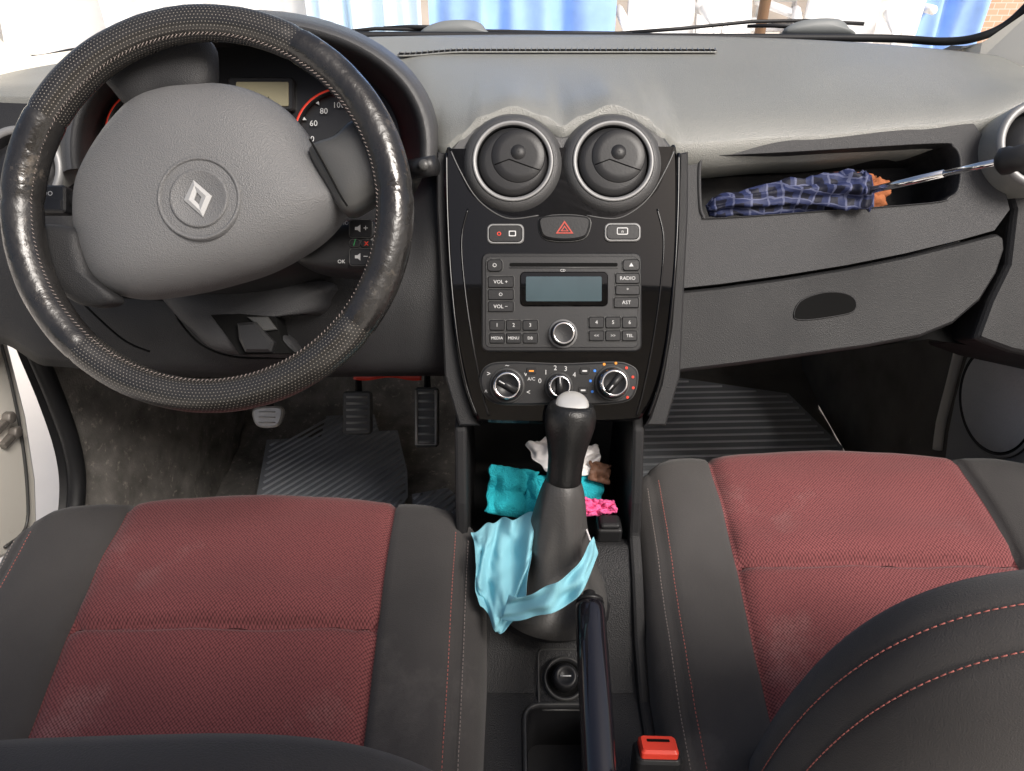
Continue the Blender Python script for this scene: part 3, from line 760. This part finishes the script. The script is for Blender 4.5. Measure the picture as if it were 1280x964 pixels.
b=B(); b.lathe(B0+ax*.136,ax,[(.018,-.001),(.0210,.002),(.0190,.005)],BTN,30,cap=False); part(b,'knob_collar',gl)

# handbrake
hb=root('handbrake_lever','glossy black handbrake lever with push button','handbrake',(.085,.3,.4))
p0=W(737,752,.785); p1=W(751,990,.655)
d=(p1-p0).normalized()
b=B()
n=16
path=[p0+d*((p1-p0).length*i/n) for i in range(n+1)]
rad_=[.0145,.0158]+[.0160]*15
b.tube(path,rad_,GRIP,32,flat=1.0)
part(b,'grip',hb)
b=B(); b.tube([p0-d*.012,p0-d*.0105,p0-d*.004,p0+d*.004],[.0045,.0066,.0070,.0070],RUBD,18); part(b,'release_button',hb)
b=B(); b.tube([p0-d*.0015,p0+d*.003],[.0146,.0152],DKP,24); part(b,'collar',hb)

# seat belt buckle
bk=root('seat_belt_buckle','seat belt buckle with bright red release button','seat belt buckle',onz(824,940,.40))
c=onz(822,938,.43)
b=B()
fwd=Vector((.05,.25,.95)).normalized(); sx=Vector((1,0,-.05)).normalized(); sy=fwd.cross(sx).normalized()
def brk(w,t,h,r=.006): return [c+fwd*h+sx*p[0]+sy*p[1] for p in rr(-w,-t,w,t,r)]
b.rings([brk(.017,.010,-.10),brk(.021,.012,-.06),brk(.0225,.0135,-.004),brk(.021,.012,0)],DKP,True,False,True,False)
part(b,'housing',bk,bevel=.001)
b=B(); b.rings([brk(.018,.0105,-.004,.003),brk(.018,.0105,.006,.003),brk(.016,.0085,.009,.003)],BKL,True,False,True,False)
b.add([c+fwd*.0094+sx*p[0]+sy*p[1] for p in rr(-.011,.001,.011,.0045,.001)],[list(range(24))],VOID,False)
part(b,'release_button',bk)

# =================================================================== FOOTWELL
b=B()
def fine(x0,x1,nx,seed,dz,amp,sh):
    prof=[(-.3,0),(.3,0),(.9,0),(1.25+sh,.0),(1.42+sh,.02),(1.54+sh,.13),(1.64+sh,.35),(1.68+sh,.66)]
    ymax=1.68+sh
    ys=[-.3+.03*i for i in range(int((ymax+.3)/.03)+2)]
    g=[]
    for y in ys:
        z=interp([(a,b_) for a,b_ in prof],min(y,ymax))[0]
        g.append([Vector((x0+(x1-x0)*i/nx,min(y,ymax),z+dz+amp*noise.noise(Vector((i*.28+seed,y*7,0)))+amp*.3*noise.noise(Vector((i*1.1+seed,y*25,0))))) for i in range(nx+1)])
    return g
b.grid(fine(-.76,.0,34,0,0,.022,0),CARP); b.grid(fine(.0,.80,30,7,-.002,.012,.22),CARD)
fl=part(b,'floor',None,loc=(0,0,0)); fl['kind']='structure'; fl['label']='worn dark carpeted car floor with sand and lint'; fl['category']='floor'
def ribmat(poly,z,dirang,step,label,m,m2):
    P=[onz(u,v,z) for u,v in poly]
    b=B()
    n=len(P); a=[p.copy() for p in P]; t=[p+Vector((0,0,.005)) for p in P]
    b.rings([a,t],m,True,False,True,False)
    d=Vector((math.cos(dirang),math.sin(dirang))); nn=Vector((-d.y,d.x))
    P2=[Vector((p.x,p.y)) for p in P]; cen=sum(P2,Vector((0,0)))/n
    P2=[cen+(p-cen)*.95 for p in P2]
    s=-1.2
    while s<1.2:
        o=cen+nn*s; hits=[]
        for i in range(n):
            A=P2[i];C=P2[(i+1)%n]; e=C-A
            den=d.x*e.y-d.y*e.x
            if abs(den)<1e-9: continue
            w=A-o; tt_=(w.x*e.y-w.y*e.x)/den; ss=(w.x*d.y-w.y*d.x)/den
            if 0<=ss<=1: hits.append(tt_)
        hits.sort()
        if len(hits)>=2:
            q0=o+d*hits[0];q1=o+d*hits[-1]
            b.tube([Vector((q0.x,q0.y,z+.005)),Vector((q1.x,q1.y,z+.005))],.0036,m2,4)
        s+=step
    c3=sum(P,Vector((0,0,0)))/n
    return thing(b,'floor_mat',label,'floor mat',c3,group='ribbed rubber floor mats')
ribmat([(334,552),(402,548),(408,522),(468,520),(474,541),(497,540),(509,590),(510,622),(500,640),(318,640)],.05,R(48),.016,'grey ribbed rubber mat under the driver pedals',RUB,RUBR)
ribmat([(818,470),(985,494),(1052,560),(1080,640),(780,660),(800,540)],.05,R(2),.024,'black ribbed rubber mat in the passenger footwell',mat('black ribbed mat',(.26,.27,.285),.5,.45,var=.2),mat('black mat ribs',(.65,.66,.69),.5,.45,var=.2))
ribmat([(515,620),(560,612),(590,640),(600,680),(520,680)],.05,R(48),.016,'small corner of grey rubber mat by the console',RUB,RUBR)

def pedal(name,pts,D,m,lab,ribs=6,side=None):
    us_=[p[0] for p in pts]; vs_=[p[1] for p in pts]; u0,u1,v0,v1=min(us_),max(us_),min(vs_),max(vs_)
    rt_=root(name,lab,'pedal',W((u0+u1)/2,v1,D))
    b=B()
    b.prism(pts,D,.012,m,.003)
    for i in range(ribs):
        vv=v0+7+(v1-v0-14)*i/(ribs-1)
        ww=5 if ribs>3 else 9
        b.tube([W(u0+ww,vv,D,.0125),W(u1-ww,vv,D,.0125)],.0024 if ribs>3 else .0012,side or m,5)
    part(b,'pedal_pad',rt_)
    b=B(); q=W((u0+u1)/2,v0+12,D,-.003); b.tube([q,q+Vector((0,.03,.05)),Vector((q.x,q.y+.05,q.z+.22))],[.007,.007,.008],RUBD,8,flat=.6); part(b,'pedal_arm',rt_)
    return rt_
WPR=mat('worn pedal rubber',(.12,.117,.11),.5,.4,var=.3); PRB=mat('pedal rib',(.36,.35,.33),.5,.4,var=.3)
pedal('brake_pedal',rr(430,489,466,543,5),1.27,WPR,'black ribbed rubber brake pedal',side=PRB)
pedal('clutch_pedal',c2([(318,514),(326,509),(350,508),(356,514),(353,527),(345,534),(328,534),(320,527)],4),1.26,MET,'worn pale rounded clutch pedal pad partly hidden',ribs=3)
ap=pedal('accelerator_pedal',rr(519,484,549,559,5),1.24,WPR,'tall narrow black accelerator pedal with metal edges',ribs=7,side=PRB)
b=B()
b.tube([W(522,488,1.24,.013),W(522,555,1.24,.013),W(546,555,1.24,.013),W(546,488,1.24,.013)],.0028,MET,6)
part(b,'metal_edge',ap)
b=B(); g=[[W(u,v+2*math.sin(u*.1),1.12,.001*math.sin(u*.3)) for u in range(442,532,5)] for v in (464,469,474)]
b.grid(g,BKL); thing(b,'red_strap','thin red strap hanging under the dashboard','strap',W(495,466,1.12),solid=.002)

# =================================================================== CAR BODY
body=root('car','pearl white car body with pillars, sills and black seals','car',(0,.8,-.25))
b=B()
sp=[(-60,30,1.05),(0,58,1.1),(40,74,1.13),(100,64,1.17),(200,52,1.2),(400,45,1.22),(640,45,1.23),(900,47,1.22),(1100,48,1.19),(1180,52,1.15),(1225,46,1.12),(1262,28,1.1),(1300,-10,1.07)]
P=crom([Vector(p) for p in sp],6,False)
b.tube([W(p.x,p.y,p.z) for p in P],.006,RUBD,8)
part(b,'windscreen_seal',body)
b=B()
g=[]
for dy,dz in ((-.0,-.012),(.02,-.02),(.06,-.035),(.12,-.045)):
    g.append([W(p.x,p.y,p.z)+Vector((0,dy,dz)) for p in P[8:-8]])
b.grid(g,mat('cowl plastic',(.05,.05,.052),.6,.3)); part(b,'cowl',body)
b=B(); g=[]
for j in range(10):
    t=j/9; y=1.40+.85*t; z=.83-.16*t-.10*t**4
    g.append([Vector((x*(1-.08*t*t),y-.10*x*x,z-.07*abs(x)**3)) for x in [-.75+i*.1 for i in range(17)]])
b.grid(g,PAINT); part(b,'bonnet',body)
# partial roof out of view, added to darken stack reflections and shade the seats
b=B(); g=[]
for j in range(9):
    y=.04-1.5*j/8
    g.append([Vector((.06+x,y,1.38-.10*(x/.6)**4-.05*(j/8)**2)) for x in [-.6+.1*i for i in range(13)]])
b.grid(g,LINING); part(b,'roof_lining',body,solid=.02)
def wedge(pts,dep,m,b):
    a=[W(*p) for p in pts]; c=[p+Vector(dep) for p in a]
    b.rings([a,c],m,True,True,True,False)
b=B()
wedge([(-150,-80,1.0),(-20,-60,1.02),(0,50,1.08),(40,69,1.12),(92,62,1.16),(70,90,1.12),(20,112,1.05),(-60,140,1.0),(-150,150,.98)],(-.03,.05,-.03),TRIM,b)
part(b,'pillar_trim',body,bevel=.004)
b=B()
wedge([(1420,-80,1.0),(1310,-60,1.02),(1300,0,1.06),(1262,34,1.1),(1228,52,1.12),(1200,58,1.15),(1222,74,1.12),(1262,96,1.05),(1330,120,1.0),(1420,150,.98)],(.03,.05,-.03),TRIM,b)
part(b,'pillar_trim',body,bevel=.004)
b=B()
X=-.70
sil=[(-70,330),(2,395),(14,440),(34,520),(46,600),(48,660),(20,690),(-60,730)]
A=[onx(u,v,X) for u,v in sil]; b.rings([A,[p+Vector((-.05,0,0)) for p in A]],PAINT,True,True,True,False)
part(b,'door_sill',body,bevel=.006)
b=B()
sl=crom([Vector(p) for p in ((20,380),(45,440),(70,500),(90,560),(96,610),(88,660),(60,690),(20,712))],6,False)
b.tube([onx(p.x,p.y,-.67) for p in sl],.013,RUBD,12)
g1=[onx(p.x-22,p.y+4,-.69) for p in sl]; g2=[onx(p.x+8,p.y,-.665) for p in sl]
b.grid([g1,g2],DKP)
part(b,'door_seal',body)
HNG=mat('hinge steel',(.16,.145,.13),.5,.5,metal=.4)
for (u,v) in ((6,522),(14,540)):
    p=onx(u,v,-.698); b=B(); b.tube([p,p+Vector((.012,.0,.0))],.009,HNG,6); b.box(p+Vector((0,-.012,-.004)),.012,.03,.010,HNG); part(b,'door_hinge',body,bevel=.002)
b=B()
b.tube([onx(p.x,p.y,-.697) for p in crom([Vector(q) for q in ((-4,410),(12,470),(26,540),(34,610),(32,660),(6,684))],5,False)],.0022,SPK,6); part(b,'sill_groove',body)
b=B()
A=[onx(u,v,-.672) for u,v in ((30,400),(56,455),(80,505),(98,560),(104,610),(96,660))]+[Vector((-.68,.62,.12)),Vector((-.69,.50,-.04))]
B2=[Vector((-.66,1.69,.70-.74*i/7)) for i in range(8)]
g=[[a.lerp(c_,t/16)+Vector((.022*noise.noise(Vector((i*.8,t*.5,3)))+.03*math.sin(math.pi*t/16),0,0)) for i,(a,c_) in enumerate(zip(A,B2))] for t in range(17)]
b.grid(g,CARP); part(b,'kick_panel',body)
b=B()
b.add([Vector((.78,y,z)) for y,z in ((.72,.62),(1.92,.7),(1.92,0),(.60,0))],[[0,1,2,3]],CARD,False)
part(b,'kick_panel',body)
b=B(); q=crom([Vector(p) for p in ((1202,428),(1196,450),(1186,490),(1176,530),(1172,562))],5,False)
b.tube([onx(p.x,p.y,.735) for p in q],[.008]*len(q),PAINT,8); part(b,'door_frame_edge',body)
DRM=mat('door trim plastic',(.30,.30,.304),.55,.4,bump=.4,bscale=800,kind='voronoi',var=.15)
b=B()
X=.735
dp=[(1290,345),(1248,372),(1222,415),(1206,450),(1192,500),(1184,540),(1180,575),(1190,610),(1400,760),(1500,300)]
A=[onx(u,v,X) for u,v in dp]; b.rings([A,[p+Vector((.05,0,0)) for p in A]],DRM,True,True,True,False)
door=part(b,'door',body,bevel=.005)
b=B(); cdo=onx(1248,500,.73)
b.lathe(cdo,(-1,-.05,0),[(.088,-.006),(.087,.004),(.083,.006),(.080,.003),(.078,.005),(.0001,.009)],None,60,mf=[DKP,DRM,DKP,VOID,mat('speaker mesh',(.62,.62,.63),.5,.4,bump=1,bscale=260,kind='voronoi')],cap=False)
part(b,'speaker_grille',door)

def wiper(pts,mount,lab):
    rt_=root('windscreen_wiper',lab,'wiper',W(*mount))
    b=B(); b.tube([W(*p) for p in pts],.0035,RUBD,6); part(b,'wiper_blade',rt_)
    b=B(); u,v,D=mount
    b.dome(c2([(u-40,v+8),(u-34,v-4),(u-8,v-10),(u+26,v-9),(u+38,v+2),(u+40,v+9)],4),D,.012,mat('wiper mount',(.16,.17,.17),.5,.4),5,skirt=.01)
    b.tube([W(u,v,D),W(u-60,v-2,D+.02),W(u-90,v-1,D+.03)],[.006,.004,.003],DKP,6)
    part(b,'wiper_arm',rt_); rt_['group']='windscreen wipers'
wiper([(410,42,1.28),(470,36,1.29),(560,38,1.29),(700,41,1.28),(790,42,1.27)],(570,36,1.27),'black wiper with grey mount at the windscreen base')
wiper([(770,42,1.29),(850,36,1.3),(940,27,1.31),(1010,26,1.31),(1080,30,1.29)],(1024,34,1.26),'black wiper raised slightly, grey mount at the windscreen base')

# =================================================================== LOOSE THINGS
def cloth(P4,nx,ny,amp,sc,m,name,label,cat,seed=0,th=.0015,fold=0,sag=0):
    a,b_,c,d=[Vector(p) for p in P4]; nrm=(b_-a).cross(d-a).normalized()
    g=[]
    for j in range(ny+1):
        t=j/ny; row=[]
        for i in range(nx+1):
            s=i/nx; p=(a.lerp(b_,s)).lerp(d.lerp(c,s),t)
            w=noise.noise(Vector((s*sc+seed,t*sc,seed)))*amp+noise.noise(Vector((s*sc*2.7+seed,t*sc*2.2,seed+4)))*amp*.35
            w+=fold*math.sin(s*math.pi*3+seed)*math.sin(t*math.pi)
            e=.25*amp*noise.noise(Vector((s*4,t*4,seed+9)))
            row.append(p+nrm*w+(b_-a).normalized()*e*2+Vector((0,0,-sag*math.sin(math.pi*s)*math.sin(math.pi*t))))
        g.append(row)
    b=B(); b.grid(g,m); c3=(a+b_+c+d)/4
    return thing(b,name,label,cat,c3,sub=1,solid=th)
cloth([W(614,580,.90),W(674,590,.905),W(670,650,.90),W(606,640,.895)],26,22,.012,3,CYA,'towel','folded cyan terry towel stuffed in the console tray','towel',1,.007,.006)
cloth([W(660,596,.91),W(756,590,.93),W(752,626,.92),W(655,640,.90)],26,16,.008,4,CYA,'towel','corner of a cyan towel behind the gear lever','towel',5,.006)
cloth([W(656,556,.92),W(690,543,.93),W(745,566,.92),W(690,600,.90)],24,20,.014,3,TIS,'paper_tissue','crumpled white paper tissue in the console tray','tissue',2,.0008,.004)
cloth([W(700,560,.925),W(748,556,.93),W(752,592,.92),W(705,598,.91)],20,18,.014,4,TIS,'paper_tissue','second crumpled white tissue beside the gear knob','tissue',8,.0008,.004)
cloth([W(722,622,.89),W(768,626,.89),W(772,640,.88),W(722,648,.88)],30,14,.012,7,PNK,'cloth','bunched bright pink cloth in the console tray','cloth',3,.004,.003)
cloth([W(738,575,.92),W(764,582,.92),W(760,606,.91),W(736,600,.91)],16,14,.006,4,mat('tan leather',(.16,.08,.05),.6,.3),'wallet','small brown leather scrap tucked beside the tissue','wallet',6,.004)
b=B()
ctrlT=crom([Vector(p) for p in ((588,664,.86),(612,654,.86),(645,646,.87),(668,640,.845))],8,False)
ctrlB=crom([Vector(p) for p in ((600,745,.80),(610,778,.79),(626,792,.79),(660,764,.775))],8,False)
g=[]
for s in range(33):
    row=[]
    for i in range(len(ctrlT)):
        t=s/32; p=ctrlT[i].lerp(ctrlB[i],t); 
        row.append(W(p.x+4*math.sin(t*5+i*.3),p.y+2*math.sin(i*.8),p.z,.006*math.sin(i*.42+1+t)+.005*math.sin(i*.9+t*5)+.018*noise.noise(Vector((i*.22,t*4,2)))+.006*noise.noise(Vector((i*.6,t*11,7)))+.012*math.sin(math.pi*t)))
    g.append(row)
b.grid(g,MSK)
up_=crom([Vector(p) for p in ((636,742,.785),(665,742,.755),(700,724,.747),(728,698,.76),(742,670,.80))],8,False)
dn_=crom([Vector(p) for p in ((626,776,.78),(668,772,.752),(705,760,.745),(734,726,.758),(748,692,.80))],8,False)
g=[]
for s in range(17):
    t=s/16; g.append([W(a.lerp(c_,t).x,a.lerp(c_,t).y+1.5*math.sin(i*.4),a.lerp(c_,t).z,.003*math.sin(t*11+i*.15)+.010*noise.noise(Vector((i*.2,t*2.5,5)))+.003*math.sin(i*.5+t*4)) for i,(a,c_) in enumerate(zip(up_,dn_))])
b.grid(g,MSK)
q=crom([Vector(p) for p in ((738,676,.81),(728,650,.85),(722,640,.87))],5,False)
b.tube([W(*p) for p in q],.0012,TIS,5)
thing(b,'face_mask','light blue disposable face mask looped around the gear boot','face mask',W(650,740,.82),solid=.0008,sub=1)

um=root('umbrella','folded navy plaid umbrella with steel shaft lying in the dashboard recess','umbrella',W(1000,262,.9))
b=B()
pth=[(884,264,.905),(905,257,.90),(940,252,.895),(980,247,.892),(1020,243,.888),(1055,241,.882),(1078,240,.876),(1092,238,.87)]
P=crom([Vector(p) for p in pth],5,False); n=len(P)
rads=[interp([(0,.006),(.1,.012),(.3,.014),(.5,.019),(.75,.023),(.9,.022),(.97,.016),(1,.006)],i/(n-1))[0] for i in range(n)]
b.tube([W(p.x,p.y,p.z) for p in P],rads,UMB,64,wob=lambda i,t:1+.18*math.sin(t*2*math.pi*7+i*.22)+.35*noise.noise(Vector((math.cos(t*6.283)*2,math.sin(t*6.283)*2,i*.3)))+.15*noise.noise(Vector((math.cos(t*6.283)*5,math.sin(t*6.283)*5,i*.8))))
part(b,'folded_canopy',um)
b=B(); s0=W(1075,241,.872); s1=W(1180,217,.79); s2=W(1254,201,.73)
b.tube([s0,s1],.0042,CHR,14); b.tube([s1.lerp(s0,.02),s2],.0034,CHR,14); b.tube([s0-(s1-s0).normalized()*.01,s0+(s1-s0).normalized()*.008],.008,TIS,16)
part(b,'shaft',um)
b=B(); h0=W(1248,203,.732);h1=W(1300,193,.70); dd=(h1-h0).normalized()
b.tube([h0,h0+dd*.004,h0+dd*.01,h0+dd*.014,h1],[.009,.0135,.0135,.012,.0135],RUBD,20); part(b,'handle',um)
b=B()
seg=24
for (u,v,r) in ((1030,226,.008),(1052,225,.010),(1074,228,.012),(1092,238,.014),(1088,250,.012)):
    c=W(u,v,.915 if u<1060 else .895)
    rg=[]
    for i in range(1,14):
        th=math.pi*i/14
        rg.append([c+Vector((math.sin(th)*math.cos(2*math.pi*q/seg)*1.5,math.sin(th)*math.sin(2*math.pi*q/seg),math.cos(th)))*r*(1+.35*noise.noise(Vector((math.cos(2*math.pi*q/seg)*2,math.sin(2*math.pi*q/seg)*2,th*2+u)))) for q in range(seg)])
    b.rings(rg,BRN,True,True,True)
thing(b,'cloth','rust brown fluffy cloth behind the umbrella','cloth',W(1060,245,.91))

# =================================================================== OUTSIDE
GZ=-.28
b=B(); b.add([Vector((x,y,GZ)) for x,y in((-600,-600),(600,-600),(600,600),(-600,600))],[[0,1,2,3]],GRD,False)
o=part(b,'ground',None,loc=(0,0,0)); o['kind']='structure'; o['label']='pale sandy paved ground outside the car'; o['category']='ground'
def hang(x0,x1,y,z0,z1,m,name,label,cat,f=9,amp=.05):
    b=B(); n=90; g=[]
    for j in range(14):
        t=j/13; g.append([Vector((x0+(x1-x0)*i/n,y+amp*math.sin(i*f/n*6.28+math.sin(i*.2))*(.4+t)+.04*noise.noise(Vector((i*.1,t*3,x0))),z1+(z0-z1)*t)) for i in range(n+1)])
    b.grid(g,m); return thing(b,name,label,cat,((x0+x1)/2,y,z0))
hang(-2.6,-1.2,5.2,GZ,1.9,mat('white canvas',(.88,.88,.87),.8,.2,var=.04),'canvas_sheet','white canvas sheet hanging outside the car','canvas',amp=.02)  # made-up white sheet standing in for the blown-out brightness outside
hang(-1.25,-.55,5.0,GZ,1.9,TARP2,'awning_cloth','pale blue awning cloth hanging outside','awning',4)
hang(-.50,.62,4.9,GZ,1.9,TARP,'tarpaulin','bright blue tarpaulin hanging in folds outside','tarpaulin',3,.04)
hang(2.25,3.1,5.4,.1,1.9,TARP,'tarpaulin','blue tarpaulin draped beside the brick wall','tarpaulin',3)
hang(-6,-2.7,6,GZ,1.9,MATS['white canvas'],'canvas_sheet','wide white canvas sheet beside the market stall','canvas',amp=.02)  # second made-up sheet, carries the overexposed white further left
b=B(); b.box((4.2,6.2,.9),2.4,.2,2.4,BRK); thing(b,'brick_wall','orange brick wall beyond the windscreen','wall',(4.2,6.2,GZ))
b=B(); b.box((.3,8.5,.9),12,.2,2.4,mat('pale rendered wall',(.42,.38,.34),.9,.1,var=.4,vscale=3)); thing(b,'rendered_wall','pale rendered wall behind the plastic chairs','wall',(0,8.5,GZ))
ch=root('plastic_chair','white moulded plastic garden chair on the ground','chair',(.95,5.0,GZ),group='white plastic chairs')
def cp3(x,y,z): return Vector((.95+x,5.0+y,GZ+z))
for sx_ in(-1,1):
    for sy_ in(-1,1):
        b=B(); b.tube([cp3(sx_*.25,sy_*.25,0),cp3(sx_*.21,sy_*.2,.42)],[.03,.04],PCH,8); part(b,'leg',ch)
b=B(); g=[[cp3(-.23+.46*i/10,-.23+.46*j/8,.42-.02*math.sin(math.pi*i/10)) for i in range(11)] for j in range(9)]; b.grid(g,PCH); part(b,'seat',ch,solid=.03)
b=B()
g=[[cp3((-.22+.44*i/10)*(1-.06*j/8),.22+.09*j/8+.04*math.cos(math.pi*(i/10-.5))-.04,.44+.42*j/8*(1-.05*abs(i/5-1)**2)) for i in range(11)] for j in range(9)]; b.grid(g,PCH)
part(b,'backrest',ch,solid=.02)
for sx_ in(-1,1):
    b=B(); b.tube([cp3(sx_*.26,-.2,.42),cp3(sx_*.27,-.2,.63),cp3(sx_*.27,.24,.66)],.03,PCH,8); part(b,'armrest',ch)
for i,(dx,dy,rz) in enumerate(((.55,.3,20),(1.05,-.1,-15),(.3,.9,60),(1.5,.5,170),(.85,1.2,100))):
    n=dup(ch,(dx,dy,0)); n.rotation_euler=(0,0,R(rz))
b=B()
b.tube([(1.35,4.4,GZ),(1.35,4.4,1.9)],.03,mat('brown post',(.2,.12,.07),.7,.3),10)
thing(b,'awning_post','slim brown post holding the market awning','post',(1.35,4.4,GZ))

# =================================================================== LIGHT + CAMERA
w=bpy.data.worlds.new('World'); bpy.context.scene.world=w; w.use_nodes=True
nt=w.node_tree; sky=nt.nodes.new('ShaderNodeTexSky'); sky.sky_type='NISHITA'; sky.sun_disc=False
sky.sun_elevation=R(50); sky.sun_rotation=R(132); sky.air_density=1.0; sky.dust_density=6.0; sky.ozone_density=.3
nt.links.new(sky.outputs[0],nt.nodes['Background'].inputs[0]); nt.nodes['Background'].inputs[1].default_value=.15
sl=bpy.data.lights.new('sun','SUN'); sl.energy=4.6; sl.angle=R(26); sl.color=(1,.965,.92)
so=bpy.data.objects.new('sun',sl); bpy.context.collection.objects.link(so)
sd=Vector((.45,-.47,.76)).normalized(); so.rotation_euler=sd.to_track_quat('Z','Y').to_euler()
cam=bpy.data.cameras.new('camera'); cam.sensor_width=36; cam.lens=FL/1280*36; cam.clip_start=.02; cam.clip_end=3000
co=bpy.data.objects.new('camera',cam); bpy.context.collection.objects.link(co); co.location=EYE; co.rotation_euler=(R(90)-PITCH,0,0)
bpy.context.scene.camera=co
bpy.context.scene.view_settings.view_transform='Standard'; bpy.context.scene.view_settings.look='None'; bpy.context.scene.view_settings.exposure=0
